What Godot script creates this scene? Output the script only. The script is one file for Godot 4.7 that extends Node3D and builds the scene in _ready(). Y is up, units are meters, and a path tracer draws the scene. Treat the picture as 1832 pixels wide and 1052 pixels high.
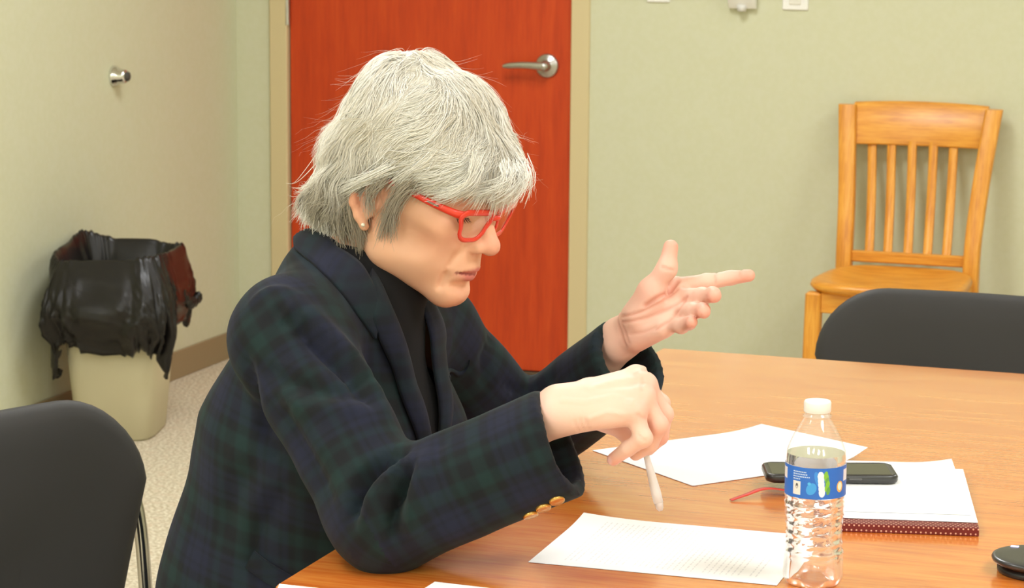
extends Node3D
# A meeting room with a woman in a dark plaid jacket at a table. Room axes: x along the back wall, y up, z towards the camera; metres.

var M := {}
var rng := RandomNumberGenerator.new()


# ---------- small helpers ----------
func numbered(called: String) -> String:
	if not has_node(called):
		return called
	var k := 1
	while has_node("%s_%03d" % [called, k]):
		k += 1
	return "%s_%03d" % [called, k]


func thing(called: String, label: String, category: String, at := Vector3.ZERO, turn := 0.0, group := "") -> Node3D:
	var o := Node3D.new()
	o.name = numbered(called)
	add_child(o)
	o.position = at
	o.rotation.y = turn
	o.set_meta("label", label)
	o.set_meta("category", category)
	if group != "":
		o.set_meta("group", group)
	return o


func part(called: String, mesh: Mesh, m: Material, parent: Node, at := Vector3.ZERO) -> MeshInstance3D:
	var o := MeshInstance3D.new()
	o.name = called
	o.mesh = mesh
	if m:
		o.material_override = m
	o.position = at
	parent.add_child(o, true)
	return o


func struct(called: String, mesh: Mesh, m: Material, label := "", at := Vector3.ZERO) -> MeshInstance3D:
	var o := part(called, mesh, m, self, at)
	o.set_meta("kind", "structure")
	if label != "":
		o.set_meta("label", label)
	return o


func mat(c: Color, rough := 0.6, metal := 0.0, spec := 0.5) -> StandardMaterial3D:
	var m := StandardMaterial3D.new()
	m.albedo_color = c
	m.roughness = rough
	m.metallic = metal
	m.metallic_specular = spec
	return m


func rgb(r: int, g: int, b: int) -> Color:
	return Color(r / 255.0, g / 255.0, b / 255.0)


func new_st() -> SurfaceTool:
	var st := SurfaceTool.new()
	st.begin(Mesh.PRIMITIVE_TRIANGLES)
	return st


func done(st: SurfaceTool) -> ArrayMesh:
	st.generate_normals()
	return st.commit()


func quad(st: SurfaceTool, a: Vector3, b: Vector3, c: Vector3, d: Vector3) -> void:
	# seen from the front a, b, c, d run clockwise
	st.add_vertex(a); st.add_vertex(b); st.add_vertex(c)
	st.add_vertex(a); st.add_vertex(c); st.add_vertex(d)


# a box with chamfered edges
func add_box(st: SurfaceTool, lo: Vector3, hi: Vector3, ch := 0.002, t := Transform3D()) -> void:
	ch = minf(ch, minf(hi.x - lo.x, minf(hi.y - lo.y, hi.z - lo.z)) * 0.45)
	var c := (lo + hi) / 2
	var h := (hi - lo) / 2
	var k := h - Vector3.ONE * ch
	st.set_smooth_group(-1)
	var P := func(x, y, z) -> Vector3: return t * (c + Vector3(x, y, z))
	for s in [-1.0, 1.0]:
		for f in [[P.call(s * h.x, -k.y, -k.z), P.call(s * h.x, k.y, -k.z), P.call(s * h.x, k.y, k.z), P.call(s * h.x, -k.y, k.z), s > 0],
				[P.call(-k.x, s * h.y, -k.z), P.call(k.x, s * h.y, -k.z), P.call(k.x, s * h.y, k.z), P.call(-k.x, s * h.y, k.z), s < 0],
				[P.call(-k.x, -k.y, s * h.z), P.call(k.x, -k.y, s * h.z), P.call(k.x, k.y, s * h.z), P.call(-k.x, k.y, s * h.z), s > 0]]:
			facing(st, f[0], f[1], f[2], f[3], t * c)
		for s2 in [-1.0, 1.0]:
			facing(st, P.call(s * h.x, s2 * k.y, -k.z), P.call(s * k.x, s2 * h.y, -k.z), P.call(s * k.x, s2 * h.y, k.z), P.call(s * h.x, s2 * k.y, k.z), t * c)
			facing(st, P.call(s * h.x, -k.y, s2 * k.z), P.call(s * k.x, -k.y, s2 * h.z), P.call(s * k.x, k.y, s2 * h.z), P.call(s * h.x, k.y, s2 * k.z), t * c)
			facing(st, P.call(-k.x, s * h.y, s2 * k.z), P.call(-k.x, s * k.y, s2 * h.z), P.call(k.x, s * k.y, s2 * h.z), P.call(k.x, s * h.y, s2 * k.z), t * c)
			for s3 in [-1.0, 1.0]:
				var a: Vector3 = P.call(s * h.x, s2 * k.y, s3 * k.z)
				facing(st, a, P.call(s * k.x, s2 * h.y, s3 * k.z), P.call(s * k.x, s2 * k.y, s3 * h.z), a, t * c)


# adds a quad so that it faces away from a point inside
func facing(st: SurfaceTool, a: Vector3, b: Vector3, c: Vector3, d: Vector3, inside: Vector3) -> void:
	var n := (c - a).cross(b - a)
	if n.length_squared() < 1e-18:
		n = (d - a).cross(c - a)
	if n.dot((a + b + c) / 3 - inside) < 0:
		if a.distance_squared_to(d) < 1e-14:
			st.add_vertex(a); st.add_vertex(c); st.add_vertex(b)
		else:
			quad(st, a, d, c, b)
	elif a.distance_squared_to(d) < 1e-14:
		st.add_vertex(a); st.add_vertex(b); st.add_vertex(c)
	else:
		quad(st, a, b, c, d)


func box(lo: Vector3, hi: Vector3, ch := 0.002) -> ArrayMesh:
	var st := new_st()
	add_box(st, lo, hi, ch)
	return done(st)


# rings of points joined into a skin; every ring has the same count; closed rings
func add_loft(st: SurfaceTool, rings: Array, caps := true, group := 0) -> void:
	var n: int = rings[0].size()
	st.set_smooth_group(group)
	for r in rings.size() - 1:
		var A: PackedVector3Array = rings[r]
		var B: PackedVector3Array = rings[r + 1]
		for i in n:
			var j := (i + 1) % n
			quad(st, A[i], A[j], B[j], B[i])
	if caps:
		st.set_smooth_group(-1)
		for e in 2:
			var R: PackedVector3Array = rings[0] if e == 0 else rings[rings.size() - 1]
			var c := Vector3.ZERO
			for p in R:
				c += p / n
			for i in n:
				var j := (i + 1) % n
				if e == 0:
					st.add_vertex(c); st.add_vertex(R[j]); st.add_vertex(R[i])
				else:
					st.add_vertex(c); st.add_vertex(R[i]); st.add_vertex(R[j])


func loft(rings: Array, caps := true) -> ArrayMesh:
	var st := new_st()
	add_loft(st, rings, caps)
	return done(st)


# a tube along points, radius per point
func tube_rings(pts: PackedVector3Array, radii: PackedFloat32Array, sides := 12, squash := 1.0, hint := Vector3.UP) -> Array:
	var rings := []
	var n := hint
	for i in pts.size():
		var t := (pts[mini(i + 1, pts.size() - 1)] - pts[maxi(i - 1, 0)]).normalized()
		n = n - t * n.dot(t)
		if n.length() < 0.01:
			n = t.cross(Vector3(0.3, 0.5, 0.8))
		n = n.normalized()
		var b := t.cross(n)
		var R := PackedVector3Array()
		for k in sides:
			var a := -TAU * k / sides
			R.append(pts[i] + (n * cos(a) * squash + b * sin(a)) * radii[i])
		rings.append(R)
	return rings


func tube(pts: PackedVector3Array, r: float, sides := 12) -> ArrayMesh:
	var rr := PackedFloat32Array()
	for p in pts:
		rr.append(r)
	return loft(tube_rings(pts, rr, sides))


# smooth curve through control points
func smooth_path(ctrl: Array, per := 6) -> PackedVector3Array:
	var out := PackedVector3Array()
	for i in ctrl.size() - 1:
		var p0: Vector3 = ctrl[maxi(i - 1, 0)]
		var p1: Vector3 = ctrl[i]
		var p2: Vector3 = ctrl[i + 1]
		var p3: Vector3 = ctrl[mini(i + 2, ctrl.size() - 1)]
		for k in per:
			out.append(p1.cubic_interpolate(p2, p0, p3, float(k) / per))
	out.append(ctrl[ctrl.size() - 1])
	return out


# profile of (radius, height) turned round the y axis
func lathe(profile: Array, sides := 32, caps := true) -> ArrayMesh:
	var rings := []
	for p in profile:
		var R := PackedVector3Array()
		for k in sides:
			var a := TAU * k / sides
			R.append(Vector3(cos(a) * p[0], p[1], sin(a) * p[0]))
		rings.append(R)
	return loft(rings, caps)


func noise(seed_: int, freq: float, octaves := 3) -> FastNoiseLite:
	var n := FastNoiseLite.new()
	n.seed = seed_
	n.frequency = freq
	n.noise_type = FastNoiseLite.TYPE_SIMPLEX_SMOOTH
	n.fractal_octaves = octaves
	return n


func texture(im: Image) -> ImageTexture:
	return ImageTexture.create_from_image(im)


# wood: grain runs along the picture's x; tone mixes the colours
func wood_image(w: int, h: int, base: Color, dark: Color, light: Color, seed_: int, streak := 1.0) -> Image:
	var data := PackedByteArray()
	data.resize(w * h * 3)
	var n1 := noise(seed_, 0.012, 3)
	var n2 := noise(seed_ + 1, 0.05, 3)
	var n3 := noise(seed_ + 2, 0.35, 2)
	for y in h:
		for x in w:
			var fx := absf(float(x) - w / 2.0)
			var a := n1.get_noise_2d(fx * 0.35, y * 2.2)
			var b := n2.get_noise_2d(fx * 0.12, y * 2.5)
			var c := n3.get_noise_2d(fx * 0.06, y * 1.4)
			var t := (a * 0.9 + b * 0.7 + c * 0.5) * streak
			var col := base.lerp(light, clampf(t, 0, 1)) if t > 0 else base.lerp(dark, clampf(-t, 0, 1))
			var o := (y * w + x) * 3
			data[o] = int(col.r * 255)
			data[o + 1] = int(col.g * 255)
			data[o + 2] = int(col.b * 255)
	return Image.create_from_data(w, h, false, Image.FORMAT_RGB8, data)


# a fine speckle between two colours
func speckle_image(w: int, h: int, a: Color, b: Color, c: Color, seed_: int, freq: float) -> Image:
	var data := PackedByteArray()
	data.resize(w * h * 3)
	var n1 := noise(seed_, freq, 2)
	var n2 := noise(seed_ + 5, freq * 0.3, 2)
	for y in h:
		for x in w:
			var t := n1.get_noise_2d(x, y)
			var s := n2.get_noise_2d(x, y)
			var col := a.lerp(b, clampf(0.5 + t * 1.1, 0, 1)).lerp(c, clampf(s * 0.9, 0, 0.6))
			var o := (y * w + x) * 3
			data[o] = int(col.r * 255)
			data[o + 1] = int(col.g * 255)
			data[o + 2] = int(col.b * 255)
	return Image.create_from_data(w, h, false, Image.FORMAT_RGB8, data)


func tri(m: StandardMaterial3D, im: Image, scale: Vector3, world := false) -> StandardMaterial3D:
	m.albedo_texture = texture(im)
	m.albedo_color = Color.WHITE
	m.uv1_triplanar = true
	m.uv1_world_triplanar = world
	m.uv1_triplanar_sharpness = 8.0
	m.uv1_scale = scale
	return m


# ---------- scene ----------
func _ready() -> void:
	rng.seed = 7
	# camera
	var cam := Camera3D.new()
	cam.name = "camera"
	var optics := CameraAttributesPhysical.new()
	optics.frustum_focal_length = 149.35
	optics.frustum_focus_distance = 2.78
	optics.exposure_aperture = 37.0
	optics.frustum_near = 0.05
	optics.frustum_far = 60.0
	cam.attributes = optics
	cam.fov = 13.367
	cam.near = 0.05
	cam.far = 60.0
	cam.position = Vector3(0, 1.4785, 0)
	cam.basis = Basis(Vector3.UP, deg_to_rad(19.3554)) * Basis(Vector3.RIGHT, deg_to_rad(-9.2726)) * Basis(Vector3.BACK, deg_to_rad(0.4642))
	add_child(cam)
	cam.current = true
	# environment: a closed room, so the sky only shows through nothing at all
	var we := WorldEnvironment.new()
	we.name = "environment"
	var env := Environment.new()
	env.background_mode = Environment.BG_COLOR
	env.background_color = Color(0.5, 0.55, 0.6)
	env.tonemap_mode = Environment.TONE_MAPPER_LINEAR
	env.tonemap_exposure = 2.08
	env.sdfgi_enabled = true
	env.ssao_enabled = true
	env.ssil_enabled = true
	we.environment = env
	add_child(we)
	# the room's ceiling lights: six fluorescent troffers in two rows
	for p in [[-1.9, -5.2, 1.6], [-1.9, -2.1, 0.8], [-1.9, 1.0, 3.2], [0.9, -5.2, 1.6], [0.9, -2.1, 1.4], [0.9, 1.0, 3.2]]:
		ceiling_light(Vector3(p[0], 2.74, p[1]), p[2])
	materials()
	setting()
	furniture()
	table_things()
	person()


func ceiling_light(at: Vector3, energy: float) -> void:
	var t := thing("ceiling_light", "recessed fluorescent troffer in the ceiling", "ceiling light", at, 0.0, "ceiling lights above the room")
	part("frame", box(Vector3(-0.32, -0.02, -0.62), Vector3(0.32, 0.0, 0.62)), mat(rgb(235, 235, 230), 0.5), t)
	var e := mat(rgb(250, 250, 245), 0.5)
	e.emission_enabled = true
	e.emission = Color(0.98, 0.99, 1.0)
	e.emission_energy_multiplier = 3.0
	part("diffuser", box(Vector3(-0.28, -0.026, -0.58), Vector3(0.28, -0.02, 0.58)), e, t)
	var l := AreaLight3D.new()
	l.name = "glow"
	l.area_size = Vector2(0.56, 1.16)
	l.light_color = Color(0.98, 0.99, 1.0)
	l.light_energy = energy
	l.area_normalize_energy = true
	l.area_range = 12.0
	l.shadow_enabled = true
	l.position = Vector3(0, -0.03, 0)
	l.rotation.x = -PI / 2
	t.add_child(l)


func materials() -> void:
	M.wall = mat(rgb(206, 200, 158), 0.75, 0, 0.3)
	tri(M.wall, speckle_image(256, 256, rgb(206, 206, 177), rgb(204, 204, 173), rgb(207, 207, 180), 3, 0.09), Vector3(1.7, 1.7, 1.7), true)
	M.ceiling = mat(rgb(236, 234, 226), 0.9)
	M.jamb = mat(rgb(208, 191, 148), 0.45)
	M.carpet = mat(Color.WHITE, 0.95, 0, 0.2)
	tri(M.carpet, speckle_image(512, 512, rgb(226, 218, 198), rgb(182, 168, 142), rgb(206, 188, 164), 21, 0.16), Vector3(1.05, 1.05, 1.05), true)
	M.baseboard = mat(rgb(150, 131, 98), 0.6)
	M.door = mat(Color.WHITE, 0.42, 0, 0.45)
	tri(M.door, rotated(wood_image(512, 512, rgb(194, 64, 18), rgb(172, 52, 14), rgb(206, 78, 24), 31, 0.7)), Vector3(1.1, 1.1, 1.1))
	M.steel = mat(rgb(196, 194, 190), 0.32, 1.0)
	M.chrome = mat(rgb(225, 225, 225), 0.1, 1.0)
	M.white_plastic = mat(rgb(238, 236, 230), 0.4)
	M.table = mat(Color.WHITE, 0.24, 0, 0.68)
	M.table.clearcoat_enabled = true
	M.table.clearcoat = 1.0
	M.table.clearcoat_roughness = 0.13
	tri(M.table, wood_image(1024, 1024, rgb(232, 134, 52), rgb(214, 106, 34), rgb(240, 154, 68), 41, 1.1), Vector3(0.9, 0.9, 0.9), true)
	M.oak = mat(Color.WHITE, 0.35, 0, 0.5)
	tri(M.oak, rotated(wood_image(512, 512, rgb(222, 150, 50), rgb(188, 112, 30), rgb(238, 178, 78), 51, 0.8)), Vector3(2.2, 2.2, 2.2))
	M.black_metal = mat(rgb(32, 32, 34), 0.4, 0.3)
	M.chair_black = mat(rgb(58, 57, 57), 0.62, 0, 0.4)
	M.bag = mat(rgb(21, 18, 17), 0.36, 0, 0.45)
	M.bin = mat(rgb(204, 196, 164), 0.5)
	M.paper = mat(rgb(250, 250, 250), 0.85, 0, 0.2)
	M.paper.resource_name = "paper"


func rotated(im: Image) -> Image:
	im.rotate_90(CLOCKWISE)
	return im


func setting() -> void:
	var zb := -7.106
	var xl := -3.413
	var xr := 2.6
	var zf := 2.2
	var top := 2.74
	struct("floor", box(Vector3(xl - 0.1, -0.1, zb - 0.1), Vector3(xr + 0.1, 0, zf + 0.1)), M.carpet, "beige speckled carpet floor")
	struct("ceiling", box(Vector3(xl - 0.1, top, zb - 0.1), Vector3(xr + 0.1, top + 0.1, zf + 0.1)), M.ceiling, "white ceiling")
	struct("wall_left", box(Vector3(xl - 0.12, 0, zb - 0.1), Vector3(xl, top, zf + 0.1), 0.0005), M.wall, "pale olive painted wall with the waste bin")
	struct("wall_right", box(Vector3(xr, 0, zb - 0.1), Vector3(xr + 0.12, top, zf + 0.1), 0.0005), M.wall, "pale olive painted side wall")
	struct("wall_front", box(Vector3(xl, 0, zf), Vector3(xr, top, zf + 0.12), 0.0005), M.wall, "pale olive painted wall opposite the door")
	# back wall with the door opening
	var d0 := -3.245
	var d1 := -2.306
	var dh := 2.12
	var st := new_st()
	add_box(st, Vector3(xl, 0, zb - 0.12), Vector3(d0, top, zb), 0.0005)
	add_box(st, Vector3(d1, 0, zb - 0.12), Vector3(xr, top, zb), 0.0005)
	add_box(st, Vector3(d0, dh, zb - 0.12), Vector3(d1, top, zb), 0.0005)
	struct("wall_back", done(st), M.wall, "pale olive painted wall with the door")
	# door frame: pressed metal, a little proud of the wall
	st = new_st()
	add_box(st, Vector3(-3.295, 0, zb - 0.1), Vector3(-3.236, dh + 0.05, zb + 0.012), 0.003)
	add_box(st, Vector3(-2.314, 0, zb - 0.1), Vector3(-2.257, dh + 0.05, zb + 0.012), 0.003)
	add_box(st, Vector3(-3.236, dh - 0.01, zb - 0.1), Vector3(-2.314, dh + 0.05, zb + 0.012), 0.003)
	struct("trim_1", done(st), M.jamb, "tan metal door frame")
	struct("trim_2", box(Vector3(-3.236, 0, zb - 0.1), Vector3(-2.314, 0.012, zb + 0.01), 0.004), mat(rgb(92, 76, 56), 0.5, 0.4), "dark strip added to close the gap under the door")  # added filler, dark so no background shows below the door leaf
	var door := struct("door_1", box(Vector3(-3.232, 0.014, zb - 0.05), Vector3(-2.318, dh - 0.014, zb - 0.006), 0.002), M.door, "closed reddish-brown wooden door with a lever handle")
	# lever handle
	var hz := zb - 0.006
	var rose := part("lever_handle", lathe([[0.0, 0], [0.036, 0], [0.036, 0.006], [0.032, 0.011], [0.018, 0.013], [0.014, 0.02], [0.013, 0.045], [0.0, 0.047]], 28), M.steel, door, Vector3(-2.392, 0.945, hz))
	rose.rotation.x = PI / 2
	rose.set_meta("label", "brushed steel lever handle")
	var lev := PackedVector3Array()
	var lr := PackedFloat32Array()
	for i in 9:
		var f := i / 8.0
		lev.append(Vector3(-0.128 * f, 0.043 - 0.006 * f * f, -0.004 * sin(f * PI) + 0.003 * f))
		lr.append(lerpf(0.0125, 0.0085, f) if i < 8 else 0.005)
	part("lever", loft(tube_rings(lev, lr, 12, 0.75)), M.steel, rose)
	# hinge knuckle on the left edge
	part("hinge", tube(PackedVector3Array([Vector3(-3.237, 1.045, zb + 0.004), Vector3(-3.237, 1.16, zb + 0.004)]), 0.0085), M.steel, door)
	# baseboards
	struct("baseboard_left", box(Vector3(xl, 0, zb), Vector3(xl + 0.008, 0.085, zf)), M.baseboard, "brown vinyl baseboard along the left wall")
	var sb := new_st()
	add_box(sb, Vector3(xl + 0.008, 0, zb), Vector3(-3.295, 0.085, zb + 0.008))
	add_box(sb, Vector3(-2.257, 0, zb), Vector3(xr, 0.085, zb + 0.008))
	struct("baseboard_back", done(sb), M.baseboard, "brown vinyl baseboard along the back wall")
	struct("baseboard_right", box(Vector3(xr - 0.008, 0, zb + 0.008), Vector3(xr, 0.085, zf)), M.baseboard, "brown vinyl baseboard along the right wall")
	struct("baseboard_front", box(Vector3(xl + 0.008, 0, zf - 0.008), Vector3(xr - 0.008, 0.085, zf)), M.baseboard, "brown vinyl baseboard along the front wall")
	# wall bumper that the lever would hit
	var b := thing("door_bumper", "small round chrome wall bumper on the left wall", "door stop", Vector3(xl, 0.936, -6.31))
	var plate := part("base", lathe([[0.0, 0], [0.03, 0], [0.03, 0.005], [0.026, 0.012], [0.022, 0.02], [0.02, 0.034], [0.017, 0.04], [0.0, 0.041]], 28), M.chrome, b)
	plate.rotation.z = -PI / 2
	var bump := part("rubber_pad", lathe([[0.0, 0], [0.014, 0], [0.013, 0.006], [0.008, 0.009], [0.0, 0.01]], 20), mat(rgb(70, 66, 60), 0.7), b, Vector3(0.041, 0, 0))
	bump.rotation.z = -PI / 2
	# plates on the back wall, cut by the top of the picture
	var s := thing("light_switch", "pale light switch plate on the wall just right of the door", "light switch", Vector3(-2.049, 1.2, zb))
	part("plate", box(Vector3(-0.035, -0.059, 0), Vector3(0.035, 0.057, 0.006), 0.003), M.white_plastic, s)
	part("rocker", box(Vector3(-0.017, -0.033, 0.006), Vector3(0.017, 0.033, 0.01), 0.002), M.white_plastic, s)
	var th := thing("wall_dispenser", "white box with a rounded lower edge, middle of the three fittings on the back wall", "wall fitting", Vector3(-1.793, 1.2, zb))
	var rings := []
	for k in 12:
		var y := lerpf(-0.070, 0.09, k / 11.0)
		var dep := 0.05 * sqrt(clampf((k + 0.6) / 4.0, 0.05, 1.0))
		var R := PackedVector3Array()
		for i in 24:
			var a := TAU * i / 24.0
			var cx := signf(cos(a)) * pow(absf(cos(a)), 0.35) * (0.043 - 0.002 * (1.0 - k / 11.0))
			var cz := signf(sin(a)) * pow(absf(sin(a)), 0.35) * dep / 2 + dep / 2
			R.append(Vector3(cx, y, cz))
		rings.append(R)
	part("housing", loft(rings), M.white_plastic, th)
	part("nozzle", lathe([[0.0, -0.008], [0.012, -0.008], [0.014, 0.0], [0.014, 0.01], [0.0, 0.012]], 16), mat(rgb(216, 214, 208), 0.5), th, Vector3(0, -0.07, 0.022))
	var o := thing("wall_outlet", "pale square plate on the wall, right of the white dispenser", "wall plate", Vector3(-1.64, 1.19, zb))
	part("plate", box(Vector3(-0.038, -0.062, 0), Vector3(0.038, 0.057, 0.006), 0.003), M.white_plastic, o)
	for dy in [-0.03, 0.026]:
		part("socket", box(Vector3(-0.017, dy - 0.016, 0.006), Vector3(0.017, dy + 0.016, 0.009), 0.003), mat(rgb(226, 222, 210), 0.4), o)
	part("screw", lathe([[0, 0], [0.003, 0], [0.002, 0.0015], [0, 0.002]], 10), M.steel, o, Vector3(0, -0.002, 0.006)).rotation.x = PI / 2


# a cushion-like solid: an outline in the xy plane, rounded from back to front, then bent by warp
func pillow(outline: PackedVector2Array, steps: Array, warp: Callable) -> ArrayMesh:
	# steps: [scale of the outline towards its middle, z]
	var c := Vector2.ZERO
	for p in outline:
		c += p / outline.size()
	var rings := []
	for s in steps:
		var R := PackedVector3Array()
		for p in outline:
			var inset: Vector2 = (p - c)
			var q: Vector2 = c + inset * (1.0 - s[0] / maxf(inset.length(), 0.001)) if s[0] < 0.0499 else c + inset * (1.0 - s[0])
			R.append(warp.call(Vector3(q.x, q.y, s[1])))
		rings.append(R)
	return loft(rings)


func rounded(w0: float, w1: float, y0: float, y1: float, r0: float, r1: float, per := 8) -> PackedVector2Array:
	# half-widths at the bottom and the top, corner radii; counter-clockwise
	var out := PackedVector2Array()
	var corners := [[Vector2(w0 - r0, y0 + r0), r0, -PI / 2], [Vector2(w1 - r1, y1 - r1), r1, 0.0], [Vector2(-w1 + r1, y1 - r1), r1, PI / 2], [Vector2(-w0 + r0, y0 + r0), r0, PI]]
	for k in corners:
		for i in per + 1:
			var a: float = k[2] + PI / 2 * i / per
			out.append(k[0] + Vector2(cos(a), sin(a)) * k[1])
	# extra points along the straight runs, so that they bend
	var dense := PackedVector2Array()
	for i in out.size():
		var a := out[i]
		var b := out[(i + 1) % out.size()]
		var n := maxi(1, int(a.distance_to(b) / 0.04))
		for k in n:
			dense.append(a.lerp(b, float(k) / n))
	return dense


func bar(st: SurfaceTool, a: Vector3, b: Vector3, w: float, d: float, ch := 0.003, side := Vector3.RIGHT) -> void:
	var y := (b - a).normalized()
	var x := (side - y * side.dot(y)).normalized()
	add_box(st, Vector3(-w / 2, 0, -d / 2), Vector3(w / 2, a.distance_to(b), d / 2), ch, Transform3D(Basis(x, y, x.cross(y)), a))


func black_chair(label: String, at: Vector3, turn: float) -> Node3D:
	var t := thing("meeting_chair", label, "chair", at, turn, "black meeting chairs at the table")
	var bend := func(p: Vector3) -> Vector3:
		var h := p.y - 0.45
		return Vector3(p.x, p.y, p.z - 0.215 - h * 0.16 + 0.9 * p.x * p.x * 0.6)
	var o := rounded(0.15, 0.236, 0.40, 0.809, 0.06, 0.115, 10)
	var steps := [[0.9, -0.012], [0.6, -0.014], [0.25, -0.016], [0.024, -0.0165], [0.01, -0.014], [0.003, -0.008], [0.0, 0.0], [0.003, 0.008], [0.01, 0.015], [0.024, 0.02], [0.25, 0.021], [0.6, 0.018], [0.9, 0.016]]
	part("backrest", pillow(o, steps, bend), M.chair_black, t)
	var so := rounded(0.2, 0.225, -0.22, 0.23, 0.06, 0.08, 8)
	part("seat", pillow(so, [[0.9, -0.03], [0.3, -0.032], [0.01, -0.028], [0.0, -0.016], [0.004, 0.0], [0.02, 0.012], [0.3, 0.016], [0.9, 0.012]], func(p: Vector3) -> Vector3: return Vector3(p.x, 0.44 + p.z + 0.12 * p.x * p.x, p.y)), M.chair_black, t)
	for s in [-1.0, 1.0]:
		part("leg", tube(smooth_path([Vector3(s * 0.19, 0.74, -0.252), Vector3(s * 0.228, 0.665, -0.236), Vector3(s * 0.236, 0.55, -0.226), Vector3(s * 0.236, 0.42, -0.225), Vector3(s * 0.236, 0.2, -0.25), Vector3(s * 0.24, 0.012, -0.285)], 5), 0.0095), M.chrome_dark, t)
		part("leg", tube(smooth_path([Vector3(s * 0.232, 0.40, -0.22), Vector3(s * 0.232, 0.405, 0.1), Vector3(s * 0.23, 0.39, 0.18), Vector3(s * 0.232, 0.3, 0.205), Vector3(s * 0.236, 0.012, 0.235)], 5), 0.0095), M.chrome_dark, t)
		for z in [-0.285, 0.235]:
			part("glide", lathe([[0, 0], [0.013, 0], [0.013, 0.016], [0, 0.016]], 14), M.black_metal, t, Vector3(s * 0.24, 0, z))
	part("crossbar", tube(PackedVector3Array([Vector3(-0.23, 0.40, 0.12), Vector3(0.23, 0.40, 0.12)]), 0.008), M.chrome_dark, t)
	part("crossbar", tube(PackedVector3Array([Vector3(-0.23, 0.40, -0.15), Vector3(0.23, 0.40, -0.15)]), 0.008), M.chrome_dark, t)
	return t


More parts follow.
